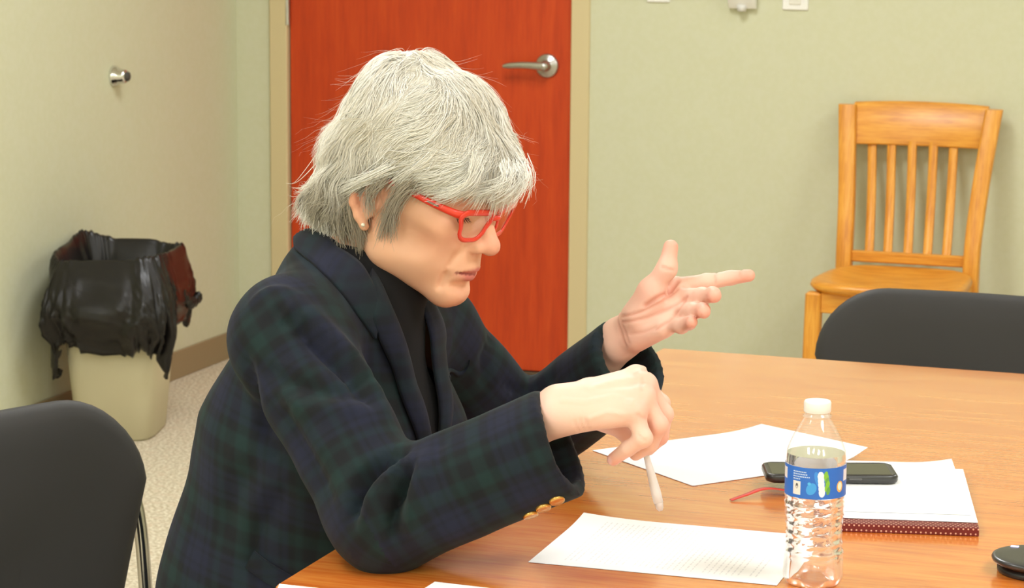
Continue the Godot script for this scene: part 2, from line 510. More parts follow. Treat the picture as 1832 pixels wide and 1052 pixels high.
func wooden_chair() -> void:
	# local: x to the right, z to the front, origin on the floor at the middle of the seat
	var t := thing("wooden_chair", "yellow oak chair with a slatted back standing against the back wall", "chair", Vector3(-1.262, 0, -6.745))
	var zt := -0.315
	var zs := -0.19
	for s in [-1.0, 1.0]:
		var st := new_st()
		# one back post, foot to crest, raked above the seat
		var pts := [Vector3(s * 0.185, 0, -0.225), Vector3(s * 0.179, 0.4, zs), Vector3(s * 0.186, 0.62, zs - 0.045), Vector3(s * 0.208, 0.868, zt + 0.004)]
		var rings := []
		var path := smooth_path(pts, 6)
		for i in path.size():
			var f := float(i) / (path.size() - 1)
			var w := lerpf(0.021, 0.0245, f)
			var d := lerpf(0.022, 0.014, clampf(f * 1.3 - 0.3, 0, 1))
			var R := PackedVector3Array()
			for k in 16:
				var a := TAU * k / 16.0
				R.append(path[i] + Vector3(signf(cos(a)) * pow(absf(cos(a)), 0.35) * w, 0, -signf(sin(a)) * pow(absf(sin(a)), 0.35) * d))
			rings.append(R)
		add_loft(st, rings)
		part("back_post", done(st), M.oak, t)
	# crest rail, bent back in the middle
	var rings := []
	for i in 17:
		var x := lerpf(-0.19, 0.19, i / 16.0)
		var z := zt - 0.022 * (1.0 - pow(x / 0.19, 2.0))
		var topy := 0.874 + 0.005 * (1.0 - pow(x / 0.19, 2.0))
		var R := PackedVector3Array()
		for p in [[-0.011, 0.0], [-0.009, -0.004], [0.009, -0.004], [0.011, 0.0], [0.011, 1.0], [0.007, 1.06], [-0.007, 1.06], [-0.011, 1.0]]:
			var y: float = lerpf(0.762, topy - 0.004, p[1]) if p[1] >= 0 else 0.762 + p[1]
			if p[1] > 1.0:
				y = topy
			R.append(Vector3(x, y, z + p[0] + (0.82 - y) * 0.35))
		rings.append(R)
	var cs := new_st()
	add_loft(cs, rings, true, 1)
	part("crest_rail", done(cs), M.oak_side, t)
	part("lower_rail", box(Vector3(-0.17, 0.435, zs - 0.022), Vector3(0.17, 0.466, zs + 0.004), 0.004), M.oak_side, t)
	var tx := [-1.393, -1.337, -1.278, -1.218, -1.161]
	var bx := [-1.370, -1.3177, -1.2608, -1.2058, -1.1527]
	for i in 5:
		var st := new_st()
		var p0 := Vector3(bx[i] + 1.262 - 0.003, 0.455, zs - 0.012)
		var p1 := Vector3(tx[i] + 1.262 - 0.003, 0.77, zt - 0.018 + 0.02)
		var mid := (p0 + p1) / 2 + Vector3(0, 0, -0.012)
		var path := smooth_path([p0, mid, p1], 5)
		var rr := []
		for q in path:
			var w := 0.0125
			rr.append(PackedVector3Array([q + Vector3(-w, 0, -0.004), q + Vector3(-w, 0, 0.003), q + Vector3(-w + 0.003, 0, 0.006), q + Vector3(w - 0.003, 0, 0.006), q + Vector3(w, 0, 0.003), q + Vector3(w, 0, -0.004)]))
		add_loft(st, rr, true, 1)
		part("back_slat", done(st), M.oak, t)
	# saddle seat
	var so := PackedVector2Array()
	for i in 56:
		var a := TAU * i / 56.0
		var x := signf(cos(a)) * pow(absf(cos(a)), 0.55)
		var z := signf(sin(a)) * pow(absf(sin(a)), 0.6)
		so.append(Vector2(x * lerpf(0.195, 0.222, z * 0.5 + 0.5), z * 0.215))
	part("seat", pillow(so, [[0.9, -0.03], [0.12, -0.03], [0.012, -0.024], [0.0, -0.012], [0.004, -0.002], [0.02, 0.003], [0.15, 0.002], [0.4, -0.008], [0.6, -0.01], [0.9, -0.008]], func(p: Vector3) -> Vector3: return Vector3(p.x, 0.425 + p.z, p.y)), M.oak_side, t)
	for s in [-1.0, 1.0]:
		var st := new_st()
		bar(st, Vector3(s * 0.19, 0, 0.175), Vector3(s * 0.183, 0.4, 0.17), 0.042, 0.042, 0.005)
		part("front_leg", done(st), M.oak, t)
		st = new_st()
		bar(st, Vector3(s * 0.186, 0.16, -0.2), Vector3(s * 0.189, 0.16, 0.165), 0.03, 0.018, 0.003, Vector3.UP)
		part("side_stretcher", done(st), M.oak_side, t)
		st = new_st()
		bar(st, Vector3(s * 0.178, 0.372, -0.185), Vector3(s * 0.183, 0.372, 0.16), 0.045, 0.018, 0.003, Vector3.UP)
		part("side_apron", done(st), M.oak_side, t)
	part("front_apron", box(Vector3(-0.165, 0.345, 0.16), Vector3(0.165, 0.4, 0.18), 0.003), M.oak_side, t)
	part("front_stretcher", box(Vector3(-0.17, 0.22, 0.165), Vector3(0.17, 0.25, 0.183), 0.003), M.oak_side, t)


func waste_bin() -> void:
	# rounded rectangular bin, turned a little, and its liner
	var c := Vector3(-3.215, 0, -5.957)
	var turn := 0.26
	var ring := func(hx: float, hz: float, y: float, n: int, wob: Callable) -> PackedVector3Array:
		var R := PackedVector3Array()
		for i in n:
			var a := -TAU * i / n
			var p := Vector3(signf(cos(a)) * pow(absf(cos(a)), 0.38) * hx, y, signf(sin(a)) * pow(absf(sin(a)), 0.38) * hz)
			R.append(wob.call(a, p))
		return R
	var same := func(_a, p): return p
	var t := thing("waste_bin", "beige plastic waste bin against the left wall", "waste bin", c, turn)
	var rings := []
	for s in [[0.0, 0.096, 0.118], [0.006, 0.105, 0.127], [0.2, 0.122, 0.147], [0.4, 0.139, 0.17], [0.45, 0.143, 0.175], [0.46, 0.15, 0.182], [0.47, 0.15, 0.182], [0.47, 0.14, 0.172], [0.4, 0.133, 0.164], [0.03, 0.103, 0.125], [0.015, 0.05, 0.06]]:
		rings.append(ring.call(s[1], s[2], s[0], 64, same))
	part("body", loft(rings), M.bin, t)
	# liner: hangs inside, over the rim and loosely outside
	var l := thing("bin_liner", "shiny black plastic bag lining the waste bin", "bin liner", c, turn)
	var n := 200
	var nz := noise(77, 1.0, 3)
	var fold := noise(78, 1.0, 2)
	var hang := func(a: float) -> float:
		# how far the hem hangs below the rim, by direction (+x is 0, towards the camera is PI/2)
		var w := func(at: float, wide: float) -> float: return exp(-pow(wrapf(a - at, -PI, PI) / wide, 2.0))
		return 0.20 + 0.10 * w.call(0.62, 0.13) + 0.09 * w.call(2.5, 0.4) + 0.03 * w.call(1.2, 0.3) - 0.05 * w.call(0.2, 0.3) - 0.05 * w.call(-1.6, 0.8) + 0.014 * sin(a * 9.0) + 0.03 * absf(fold.get_noise_1d(a * 6.0 + 3.0))
	rings = []
	for k in 6:
		var f := k / 5.0
		rings.append(ring.call(lerpf(0.04, 0.137, sqrt(f)), lerpf(0.05, 0.17, sqrt(f)), lerpf(0.1, 0.455, f), n, func(a, p):
			return p + Vector3(cos(a), 0, sin(a)) * (nz.get_noise_2d(a * 1.7, f * 2.0) * 0.018 - 0.012)))
	for k in 5:
		var f := k / 4.0
		rings.append(ring.call(lerpf(0.14, 0.158, f), lerpf(0.172, 0.19, f), 0.478 + 0.014 * sin(f * PI), n, func(a, p):
			var lift: float = 0.010 * absf(fold.get_noise_1d(a * 4.0)) + 0.008 * (1.0 + sin(a * 2.0 + 0.6)) + 0.02 * exp(-pow(wrapf(a + 2.4, -PI, PI) / 0.7, 2.0))
			return p + Vector3(0, lift, 0) + Vector3(cos(a), 0, sin(a)) * 0.004 * nz.get_noise_1d(a * 9.0)))
	for k in 26:
		var f := (k + 1) / 26.0
		rings.append(ring.call(0.158, 0.19, 0.478, n, func(a, p):
			var drop: float = hang.call(a) * f
			var out := 0.006 + 0.058 * sin(minf(f, 0.62) / 0.62 * PI * 0.5) - 0.045 * clampf((f - 0.62) / 0.38, 0, 1)
			# upright creases that open downwards, and bumps
			var cr := absf(fold.get_noise_2d(a * 5.0, f * 0.8)) * 0.05 * f + nz.get_noise_2d(a * 2.2, f * 3.0 + 7.0) * 0.022 * f
			var fine := absf(nz.get_noise_2d(a * 11.0 + f * 3.0, f * 5.0)) * 0.014 * sqrt(f)
			var r: float = (out - cr + fine) * (1.0 - 0.75 * exp(-pow(wrapf(a + 0.2, -PI, PI) / 0.7, 2.0)))
			if cos(a) < -0.55:
				r = minf(r, 0.002 + 0.02 * (1.0 + cos(a)))
			return p + Vector3(cos(a), 0, sin(a)) * r + Vector3(0, -drop + 0.012 * sin(f * 2.6) * fold.get_noise_1d(a * 3.0 + 9.0), 0)))
	var last: PackedVector3Array = rings[rings.size() - 1]
	var turned := PackedVector3Array()
	for i in n:
		turned.append(last[i] + (Vector3(c.x, 0, c.z) * 0 - Vector3(last[i].x, 0, last[i].z)).normalized() * 0.012 + Vector3(0, 0.006, 0))
	rings.append(turned)
	part("sheet", loft(rings, false), M.bag, l)
	# the gathered ear of plastic that sticks out on the right
	var ear := smooth_path([Vector3(0.160, 0.41, 0.0), Vector3(0.172, 0.375, -0.02), Vector3(0.180, 0.35, -0.05), Vector3(0.184, 0.345, -0.09), Vector3(0.19, 0.355, -0.12)], 6)
	var er := PackedFloat32Array()
	for i in ear.size():
		er.append(lerpf(0.006, 0.011, float(i) / ear.size()) * (1.0 + 0.3 * sin(i * 1.7)))
	part("gathered_end", loft(tube_rings(ear, er, 8, 1.6)), M.bag, l)


func furniture() -> void:
	M.chrome_dark = mat(rgb(190, 188, 184), 0.18, 1.0)
	M.oak_side = mat(Color.WHITE, 0.35, 0, 0.5)
	tri(M.oak_side, wood_image(512, 512, rgb(222, 150, 50), rgb(188, 112, 30), rgb(238, 178, 78), 52, 0.8), Vector3(2.2, 2.2, 2.2))
	# table
	var t := thing("meeting_table", "long orange-brown wood-grain laminate meeting table", "table", Vector3(-0.475, 0, -3.105))
	part("tabletop", box(Vector3(-0.62, 0.71, -0.745), Vector3(0.62, 0.74, 0.745), 0.004), M.table, t)
	for z in [-0.5, 0.5]:
		var st := new_st()
		bar(st, Vector3(0, 0.03, z), Vector3(0, 0.68, z), 0.09, 0.06, 0.006)
		add_box(st, Vector3(-0.36, 0.0, z - 0.035), Vector3(0.36, 0.035, z + 0.035), 0.006)
		add_box(st, Vector3(-0.4, 0.68, z - 0.03), Vector3(0.4, 0.71, z + 0.03), 0.003)
		part("leg", done(st), M.black_metal, t)
	part("stretcher", box(Vector3(-0.02, 0.3, -0.47), Vector3(0.02, 0.36, 0.47)), M.black_metal, t)
	black_chair("black chair with a rounded padded back behind the seated woman", Vector3(-1.416, 0, -2.625), deg_to_rad(70.0))
	black_chair("black chair pushed up to the far end of the table", Vector3(-0.668, 0, -3.905), 0.0)
	wooden_chair()
	waste_bin()


# ---------- things on the table ----------
const TOP := 0.74


func sheet(label: String, at: Vector3, turn: float, size: Vector2, m: Material, curl: Callable) -> void:
	# a sheet of paper, length along local x, width along local z, standing off the table where it curls
	var nx := 16
	var nz := 12
	var st := new_st()
	st.set_smooth_group(0)
	var P := func(i: int, k: int, up: float) -> Vector3:
		var u := float(i) / nx
		var v := float(k) / nz
		return Vector3((u - 0.5) * size.x, curl.call(u, v) + up, (v - 0.5) * size.y)
	for side in 2:
		for i in nx:
			for k in nz:
				var up := 0.0004 if side == 0 else 0.0
				var q := [[i, k], [i + 1, k], [i + 1, k + 1], [i, k + 1]]
				if side == 1:
					q.reverse()
				for e in [0, 1, 2, 0, 2, 3]:
					st.set_uv(Vector2(float(q[e][0]) / nx, float(q[e][1]) / nz))
					st.add_vertex(P.call(q[e][0], q[e][1], up))
	var t := thing("paper_sheet", label, "paper", at, turn, "loose paper sheets on the table")
	part("page", done(st), m, t)


func print_image(rows: int, seed_: int) -> Image:
	# typed lines too faint to read: the lines run along the sheet's width
	var w := 512
	var h := 396
	var im := Image.create(w, h, false, Image.FORMAT_RGB8)
	im.fill(rgb(250, 250, 250))
	var r := RandomNumberGenerator.new()
	r.seed = seed_
	for k in rows:
		var x := int(lerpf(64, 470, float(k) / rows))
		var y := 40
		var stop := 356 if r.randf() > 0.2 else r.randi_range(150, 330)
		while y < stop:
			var l := r.randi_range(6, 22)
			im.fill_rect(Rect2i(x, y, 3, mini(l, stop - y)), rgb(226, 226, 228))
			y += l + 5
	return im


func bottle() -> void:
	var at := Vector3(-0.5585, TOP, -2.572)
	var t := thing("water_bottle", "clear plastic water bottle with a blue label and white cap", "bottle", at, atan2(0.5585, 2.572))
	# outer profile (radius, height)
	var prof := []
	for i in 121:
		var y := 0.189 * i / 120.0
		var r := 0.0322
		if y < 0.008:
			r = lerpf(0.0265, 0.0318, sqrt(y / 0.008))
		elif y < 0.1:
			# grip: a waist and ribs
			r = 0.0322 - 0.0022 * pow(sin(clampf((y - 0.02) / 0.075, 0, 1) * PI), 2.0)
			if y > 0.036:
				r -= 0.0011 * pow(absf(sin((y - 0.036) / 0.0105 * PI)), 0.7) - 0.0006
		elif y < 0.137:
			r = 0.0320
		elif y < 0.146:
			r = lerpf(0.0320, 0.0312, (y - 0.137) / 0.009)
		elif y < 0.183:
			var f := (y - 0.146) / 0.037
			r = lerpf(0.0312, 0.0125, 0.62 * f + 0.38 * f * f)
		else:
			r = 0.0125
		prof.append([r, y])
	var sides := 72
	var wobble := noise(61, 1.0, 2)
	var rings := []
	var inner := []
	for p in prof:
		var R := PackedVector3Array()
		var W := PackedVector3Array()
		for k in sides:
			var a := TAU * k / sides
			var foot := 0.0
			if p[1] < 0.03:
				# five feet in the base
				foot = -0.0022 * pow(absf(sin(a * 2.5)), 6.0) * (1.0 - p[1] / 0.03)
			var rr: float = p[0] + foot + (wobble.get_noise_2d(a * 2.0, p[1] * 260.0) * 0.0009 if p[1] > 0.03 and p[1] < 0.098 else 0.0)
			R.append(Vector3(sin(a) * rr, p[1], cos(a) * rr))
			W.append(Vector3(sin(a) * (rr - 0.0007), p[1] + 0.0008, cos(a) * (rr - 0.0007)))
		rings.append(R)
		if p[1] < 0.1445:
			inner.append(W)
	var clear := mat(Color(1, 1, 1, 0.10), 0.05, 0, 0.6)
	clear.transparency = BaseMaterial3D.TRANSPARENCY_ALPHA
	part("shell", loft(rings), clear, t).set_meta("label", "thin clear plastic shell")
	var water := mat(Color(1, 1, 1, 0.0), 0.0)
	water.transparency = BaseMaterial3D.TRANSPARENCY_ALPHA
	water.refraction_enabled = true
	water.refraction_scale = 0.033
	part("water", loft(inner), water, t).set_meta("label", "water filling the bottle to above its label")
	# label
	var ls := new_st()
	ls.set_smooth_group(0)
	for k in 72:
		for e in [[0, 0], [1, 0], [1, 1], [0, 0], [1, 1], [0, 1]]:
			var a: float = TAU * (k + e[0]) / 72.0 - PI
			ls.set_uv(Vector2((k + e[0]) / 72.0, e[1]))
			ls.add_vertex(Vector3(sin(a) * 0.0326, 0.1335 - 0.0335 * e[1], cos(a) * 0.0326))
	var lm := mat(Color.WHITE, 0.4)
	lm.albedo_texture = texture(label_image())
	part("label", done(ls), lm, t).set_meta("label", "blue printed label")
	part("label_back", lathe([[0.03235, 0.1002], [0.03235, 0.1333]], 72, false), mat(rgb(240, 240, 240), 0.6), t)
	# cap with a knurled edge and the tamper ring
	var cr := []
	for p in [[0.0139, 0.1882], [0.0142, 0.1888], [0.0142, 0.1985], [0.0136, 0.2002], [0.011, 0.2006], [0.004, 0.2004]]:
		var R := PackedVector3Array()
		for k in 80:
			var a := TAU * k / 80.0
			var rr: float = p[0] + (0.0003 if k % 2 == 0 and p[0] > 0.0138 else 0.0)
			R.append(Vector3(sin(a) * rr, p[1], cos(a) * rr))
		cr.append(R)
	part("cap", loft(cr), M.white_plastic, t)
	part("neck_ring", lathe([[0.0126, 0.1828], [0.0152, 0.1833], [0.0152, 0.1845], [0.0132, 0.1852], [0.0132, 0.1875], [0.0126, 0.1878]], 40), clear, t)


func ellipse(im: Image, c: Vector2, r: Vector2, col: Color, turn := 0.0) -> void:
	for y in range(int(c.y - r.length()), int(c.y + r.length())):
		for x in range(int(c.x - r.length()), int(c.x + r.length())):
			var q := (Vector2(x, y) - c).rotated(-turn) / r
			if q.length_squared() <= 1.0 and x >= 0 and y >= 0 and x < im.get_width() and y < im.get_height():
				im.set_pixel(x, y, col)


func label_image() -> Image:
	var w := 1024
	var h := 168
	var im := Image.create(w, h, false, Image.FORMAT_RGB8)
	im.fill(rgb(44, 110, 205))
	# a point dx (in radii) right of the middle as seen from the front
	var X := func(dx: float) -> float: return (asin(clampf(dx, -1, 1)) / TAU + 0.5) * w
	ellipse(im, Vector2(X.call(-0.13), 112), Vector2(26, 34), rgb(66, 160, 232), 0.5)
	ellipse(im, Vector2(X.call(-0.2), 84), Vector2(9, 8), rgb(84, 186, 240))
	ellipse(im, Vector2(X.call(0.08), 60), Vector2(16, 44), rgb(60, 142, 226), -0.3)
	# lines of small print
	for k in 4:
		var y := 22 + k * 13
		var x0 := int(X.call(-0.71))
		var x1 := int(X.call([-0.3, -0.25, -0.16, -0.48][k]))
		var x := x0
		while x < x1:
			var l: int = [9, 13, 7, 11, 15][(x + k) % 5]
			im.fill_rect(Rect2i(x, y, mini(l, x1 - x), 6), rgb(206, 224, 244))
			x += l + 3
	# recycling panel
	im.fill_rect(Rect2i(int(X.call(-0.71)), 76, int(X.call(-0.47) - X.call(-0.71)), 74), rgb(228, 226, 222))
	var cx: float = (X.call(-0.71) + X.call(-0.47)) / 2
	ellipse(im, Vector2(cx, 102), Vector2(8, 15), rgb(96, 96, 100))
	ellipse(im, Vector2(cx, 108), Vector2(4, 7), rgb(236, 234, 230))
	# little bottle and leaf
	for p in [[0.33, 36, 10], [0.36, 52, 13], [0.38, 70, 13], [0.40, 88, 12], [0.37, 104, 12], [0.42, 122, 11]]:
		ellipse(im, Vector2(X.call(p[0]), p[1]), Vector2(11, 22), rgb(126, 190, 60) if int(p[1]) % 4 < 2 else rgb(96, 160, 80), 0.2)
	for k in 5:
		ellipse(im, Vector2(X.call(0.17 + 0.012 * k), 42 + k * 22), Vector2(17, 26), rgb(226, 234, 250))
	ellipse(im, Vector2(X.call(0.15), 30), Vector2(9, 14), rgb(226, 234, 250))
	# orange roundel and the white side panels
	ellipse(im, Vector2(X.call(0.79), 106), Vector2(24, 31), rgb(240, 176, 96))
	ellipse(im, Vector2(X.call(0.79), 104), Vector2(16, 22), rgb(250, 236, 214))
	im.fill_rect(Rect2i(int(X.call(0.90)), 20, 60, 62), rgb(222, 226, 238))
	im.fill_rect(Rect2i(int(X.call(-1.0)) - 40, 18, int(X.call(-0.91) - X.call(-1.0)) + 40, 60), rgb(228, 226, 232))
	return im


func table_things() -> void:
	var flat := func(_u, _v): return 0.0
	var typed := mat(Color.WHITE, 0.85, 0, 0.2)
	typed.albedo_texture = texture(print_image(34, 4))
	sheet("white typed sheet lying in front of the woman's hands", Vector3(-0.734, TOP + 0.0004, -2.652), deg_to_rad(1.5), Vector2(0.279, 0.218), typed,
		func(u, v): return 0.004 * pow(maxf(0.0, 1.0 - Vector2(u * 3.0, v * 3.0).length()), 2.0))
	sheet("white paper slip at the near table edge, below the jacket elbow", Vector3(-0.800, TOP + 0.0004, -2.388), deg_to_rad(-2.0), Vector2(0.279, 0.072), M.paper, flat)
	sheet("blank white sheet farther back under the gesturing hands", Vector3(-0.796, TOP + 0.0004, -3.130), deg_to_rad(-39.1), Vector2(0.228, 0.279), M.paper,
		func(u, v): return 0.012 * pow(maxf(0.0, 1.0 - v * 4.0), 2.0) * u + 0.006 * pow(maxf(0.0, (1.0 - v) - 0.75) * 4.0, 2.0))
	# notebook: red cover with a pattern of dots, pages, ribbon
	var yaw := atan2(0.048, 0.209)
	var c := Vector3(-0.551, TOP, -2.953)
	var nb := thing("notebook", "thick red notebook with a dotted dark cover under white sheets", "notebook", c, yaw)
	var dots := Image.create(256, 256, false, Image.FORMAT_RGB8)
	dots.fill(rgb(110, 26, 22))
	for k in 64:
		ellipse(dots, Vector2((k % 8) * 32 + 16 * ((k / 8) % 2) + 8, (k / 8) * 32 + 16), Vector2(6, 6), rgb(222, 176, 150))
	var cover := mat(Color.WHITE, 0.5)
	tri(cover, dots, Vector3(22, 22, 22))
	part("back_cover", box(Vector3(-0.099, 0.0, -0.145), Vector3(0.099, 0.003, 0.145), 0.001), cover, nb)
	part("pages", box(Vector3(-0.096, 0.003, -0.142), Vector3(0.096, 0.0085, 0.1425), 0.0005), mat(rgb(240, 214, 150), 0.8), nb)
	part("front_cover", box(Vector3(-0.099, 0.0085, -0.145), Vector3(0.099, 0.0105, 0.145), 0.0008), cover, nb)
	part("spine", box(Vector3(-0.099, 0.0, 0.143), Vector3(0.099, 0.0105, 0.1465), 0.001), cover, nb)
	# bookmark ribbon arching off the left side
	var rib := smooth_path([Vector3(-0.085, 0.0025, -0.03), Vector3(-0.115, 0.006, -0.02), Vector3(-0.148, 0.0095, -0.014), Vector3(-0.172, 0.005, 0.004), Vector3(-0.190, 0.0012, 0.018)], 6)
	var rs := new_st()
	for i in rib.size() - 1:
		var w0 := 0.007 * (1.0 - 0.5 * i / rib.size())
		var w1 := 0.007 * (1.0 - 0.5 * (i + 1) / rib.size())
		var n := Vector3(0.45, 0, 0.9)
		var A := [rib[i] - n * w0, rib[i] + n * w0, rib[i + 1] + n * w1, rib[i + 1] - n * w1]
		var up := Vector3(0, 0.0006, 0)
		quad(rs, A[0] + up, A[3] + up, A[2] + up, A[1] + up)
		quad(rs, A[0], A[1], A[2], A[3])
		quad(rs, A[1], A[1] + up, A[2] + up, A[2])
		quad(rs, A[0], A[3], A[3] + up, A[0] + up)
	part("ribbon", done(rs), mat(rgb(214, 58, 40), 0.5), nb).set_meta("label", "red ribbon end")
	sheet("white sheet on the notebook, lower of the two there", c + Vector3(0.006, 0.0108, -0.012).rotated(Vector3.UP, yaw), yaw, Vector2(0.186, 0.272), M.paper, flat)
	sheet("white sheet on the notebook, topmost and shifted back", c + Vector3(-0.004, 0.0114, -0.04).rotated(Vector3.UP, yaw), yaw + 0.03, Vector2(0.188, 0.268), M.paper,
		func(u, v): return 0.006 * pow(maxf(0.0, u - 0.7) / 0.3, 2.0) * (1.0 - v))
	# phone
	var ph := thing("smartphone", "black phone in a case lying across the back of the notebook", "phone", Vector3(-0.636, TOP + 0.0128, -3.008), atan2(0.055, 0.158))
	var o := rounded(0.082, 0.082, -0.036, 0.036, 0.012, 0.012, 6)
	var lay := func(p: Vector3) -> Vector3: return Vector3(p.x, p.z, -p.y)
	part("case", pillow(o, [[0.9, 0.0], [0.004, 0.0], [0.001, 0.0015], [0.0, 0.004], [0.0, 0.008], [0.0015, 0.0105], [0.004, 0.0112], [0.006, 0.0105], [0.9, 0.0102]], lay), mat(rgb(44, 44, 44), 0.32, 0, 0.6), ph)
	part("screen", box(Vector3(-0.074, 0.0102, -0.030), Vector3(0.074, 0.0108, 0.030), 0.0004), mat(rgb(28, 28, 26), 0.08, 0, 0.6), ph)
	part("button", box(Vector3(0.02, 0.005, 0.0358), Vector3(0.036, 0.0075, 0.0368), 0.0004), mat(rgb(90, 90, 90), 0.4), ph)
	# puck
	var pk := thing("speaker_puck", "black round puck with a raised rim at the right edge of the picture", "electronic device", Vector3(-0.337, TOP, -2.703))
	var dark := mat(rgb(52, 53, 54), 0.28, 0, 0.55)
	part("base", lathe([[0.0, 0.0], [0.042, 0.0], [0.044, 0.002], [0.044, 0.006], [0.038, 0.0085], [0.0, 0.0086]], 56), mat(rgb(30, 28, 27), 0.4), pk)
	part("copper_ring", lathe([[0.036, 0.0085], [0.040, 0.0085], [0.042, 0.0105], [0.036, 0.0106]], 56), mat(rgb(186, 110, 64), 0.35, 0.6), pk)
	part("top", lathe([[0.0, 0.0105], [0.045, 0.0105], [0.0498, 0.0135], [0.0505, 0.016], [0.0498, 0.0178], [0.046, 0.0188], [0.034, 0.0186], [0.0, 0.0196]], 56), dark, pk)
	var lavender_mat := mat(rgb(206, 204, 246), 0.3)  # pale lavender spot on the puck's top, given a weak emission
	lavender_mat.emission_enabled = true
	lavender_mat.emission = rgb(190, 190, 255)
	lavender_mat.emission_energy_multiplier = 0.5
	var lavender_spot := part("glow_spot", box(Vector3(-0.0045, 0.0186, -0.003), Vector3(0.0045, 0.0194, 0.003), 0.0004), lavender_mat, pk)
	lavender_spot.position = Vector3(-0.030, -0.0001, -0.030)
	lavender_spot.set_meta("label", "small faintly glowing lavender spot")
	bottle()
	# pen in the near hand
	var a := Vector3(-0.7622, 0.8935, -2.5920)
	var b := Vector3(-0.7323, 0.8011, -2.5830)
	var pn := thing("pen", "pale translucent plastic pen held in the near hand", "pen", b)
	var u := (a - b).normalized()
	pn.basis = Basis(Quaternion(Vector3.UP, u))
	var l := a.distance_to(b)
	var pm := mat(Color(0.94, 0.91, 0.89, 0.8), 0.3)
	pm.transparency = BaseMaterial3D.TRANSPARENCY_ALPHA
	part("barrel", lathe([[0.0, 0.008], [0.0052, 0.009], [0.0056, 0.02], [0.005, 0.034], [0.0036, 0.055], [0.0031, l * 0.9], [0.0031, l + 0.05], [0.0, l + 0.051]], 24), pm, pn)
	part("refill", lathe([[0.0, 0.01], [0.0012, 0.011], [0.0012, l + 0.03], [0.0, l + 0.031]], 10), mat(rgb(225, 214, 210), 0.5), pn)
	part("tip", lathe([[0.0, 0.0], [0.002, 0.0], [0.004, 0.003], [0.0049, 0.009], [0.0, 0.0095]], 20), mat(rgb(214, 196, 186), 0.35), pn)


# ---------- smooth solids: distances to tapered capsules joined softly, meshed as surface nets ----------
class Blob:
	var a := PackedVector3Array()
	var ab := PackedVector3Array()
	var inv := PackedFloat32Array()
	var r := PackedFloat32Array()
	var dr := PackedFloat32Array()
	var n := PackedVector3Array()
	var s := PackedFloat32Array()
	var k := PackedFloat32Array()

	func add(A: Vector3, B: Vector3, r0: float, r1: float, soft := 0.01, axis := Vector3.ZERO, squash := 0.0) -> void:
		a.append(A)
		ab.append(B - A)
		var l := (B - A).length_squared()
		inv.append(1.0 / l if l > 1e-10 else 0.0)
		r.append(r0)
		dr.append(r1 - r0)
		n.append(axis)
		s.append(squash)
		k.append(soft)

	func chain(pts: Array, radii: Array, soft: float) -> void:
		for i in pts.size() - 1:
			add(pts[i], pts[i + 1], radii[i], radii[i + 1], soft)

	func one(i: int, p: Vector3) -> float:
		var q := p - a[i]
		var t := clampf(q.dot(ab[i]) * inv[i], 0.0, 1.0)
		q -= ab[i] * t
		if s[i] != 0.0:
			q += n[i] * (q.dot(n[i]) * s[i])
		return q.length() - r[i] - dr[i] * t

	func d(p: Vector3) -> float:
		var out := 1000.0
		for i in a.size():
			var q := p - a[i]
			var t := clampf(q.dot(ab[i]) * inv[i], 0.0, 1.0)
			q -= ab[i] * t
			if s[i] != 0.0:
				q += n[i] * (q.dot(n[i]) * s[i])
			var e := q.length() - r[i] - dr[i] * t
			var h := k[i] - absf(out - e)
			out = minf(out, e)
			if h > 0.0:
				out -= h * h / (4.0 * k[i])
		return out


func smin(x: float, y: float, k: float) -> float:
	var h := maxf(k - absf(x - y), 0.0)
	return minf(x, y) - h * h / (4.0 * k)


func smax(x: float, y: float, k: float) -> float:
	return -smin(-x, -y, k)


func ell(p: Vector3, c: Vector3, r: Vector3) -> float:
	var q := p - c
	var k0 := (q / r).length()
	var k1 := (q / (r * r)).length()
	return k0 * (k0 - 1.0) / maxf(k1, 1e-6)


func cap(p: Vector3, a: Vector3, b: Vector3, r0: float, r1: float) -> float:
	var ab := b - a
	var q := p - a
	var t := clampf(q.dot(ab) / maxf(ab.length_squared(), 1e-12), 0.0, 1.0)
	return (q - ab * t).length() - lerpf(r0, r1, t)


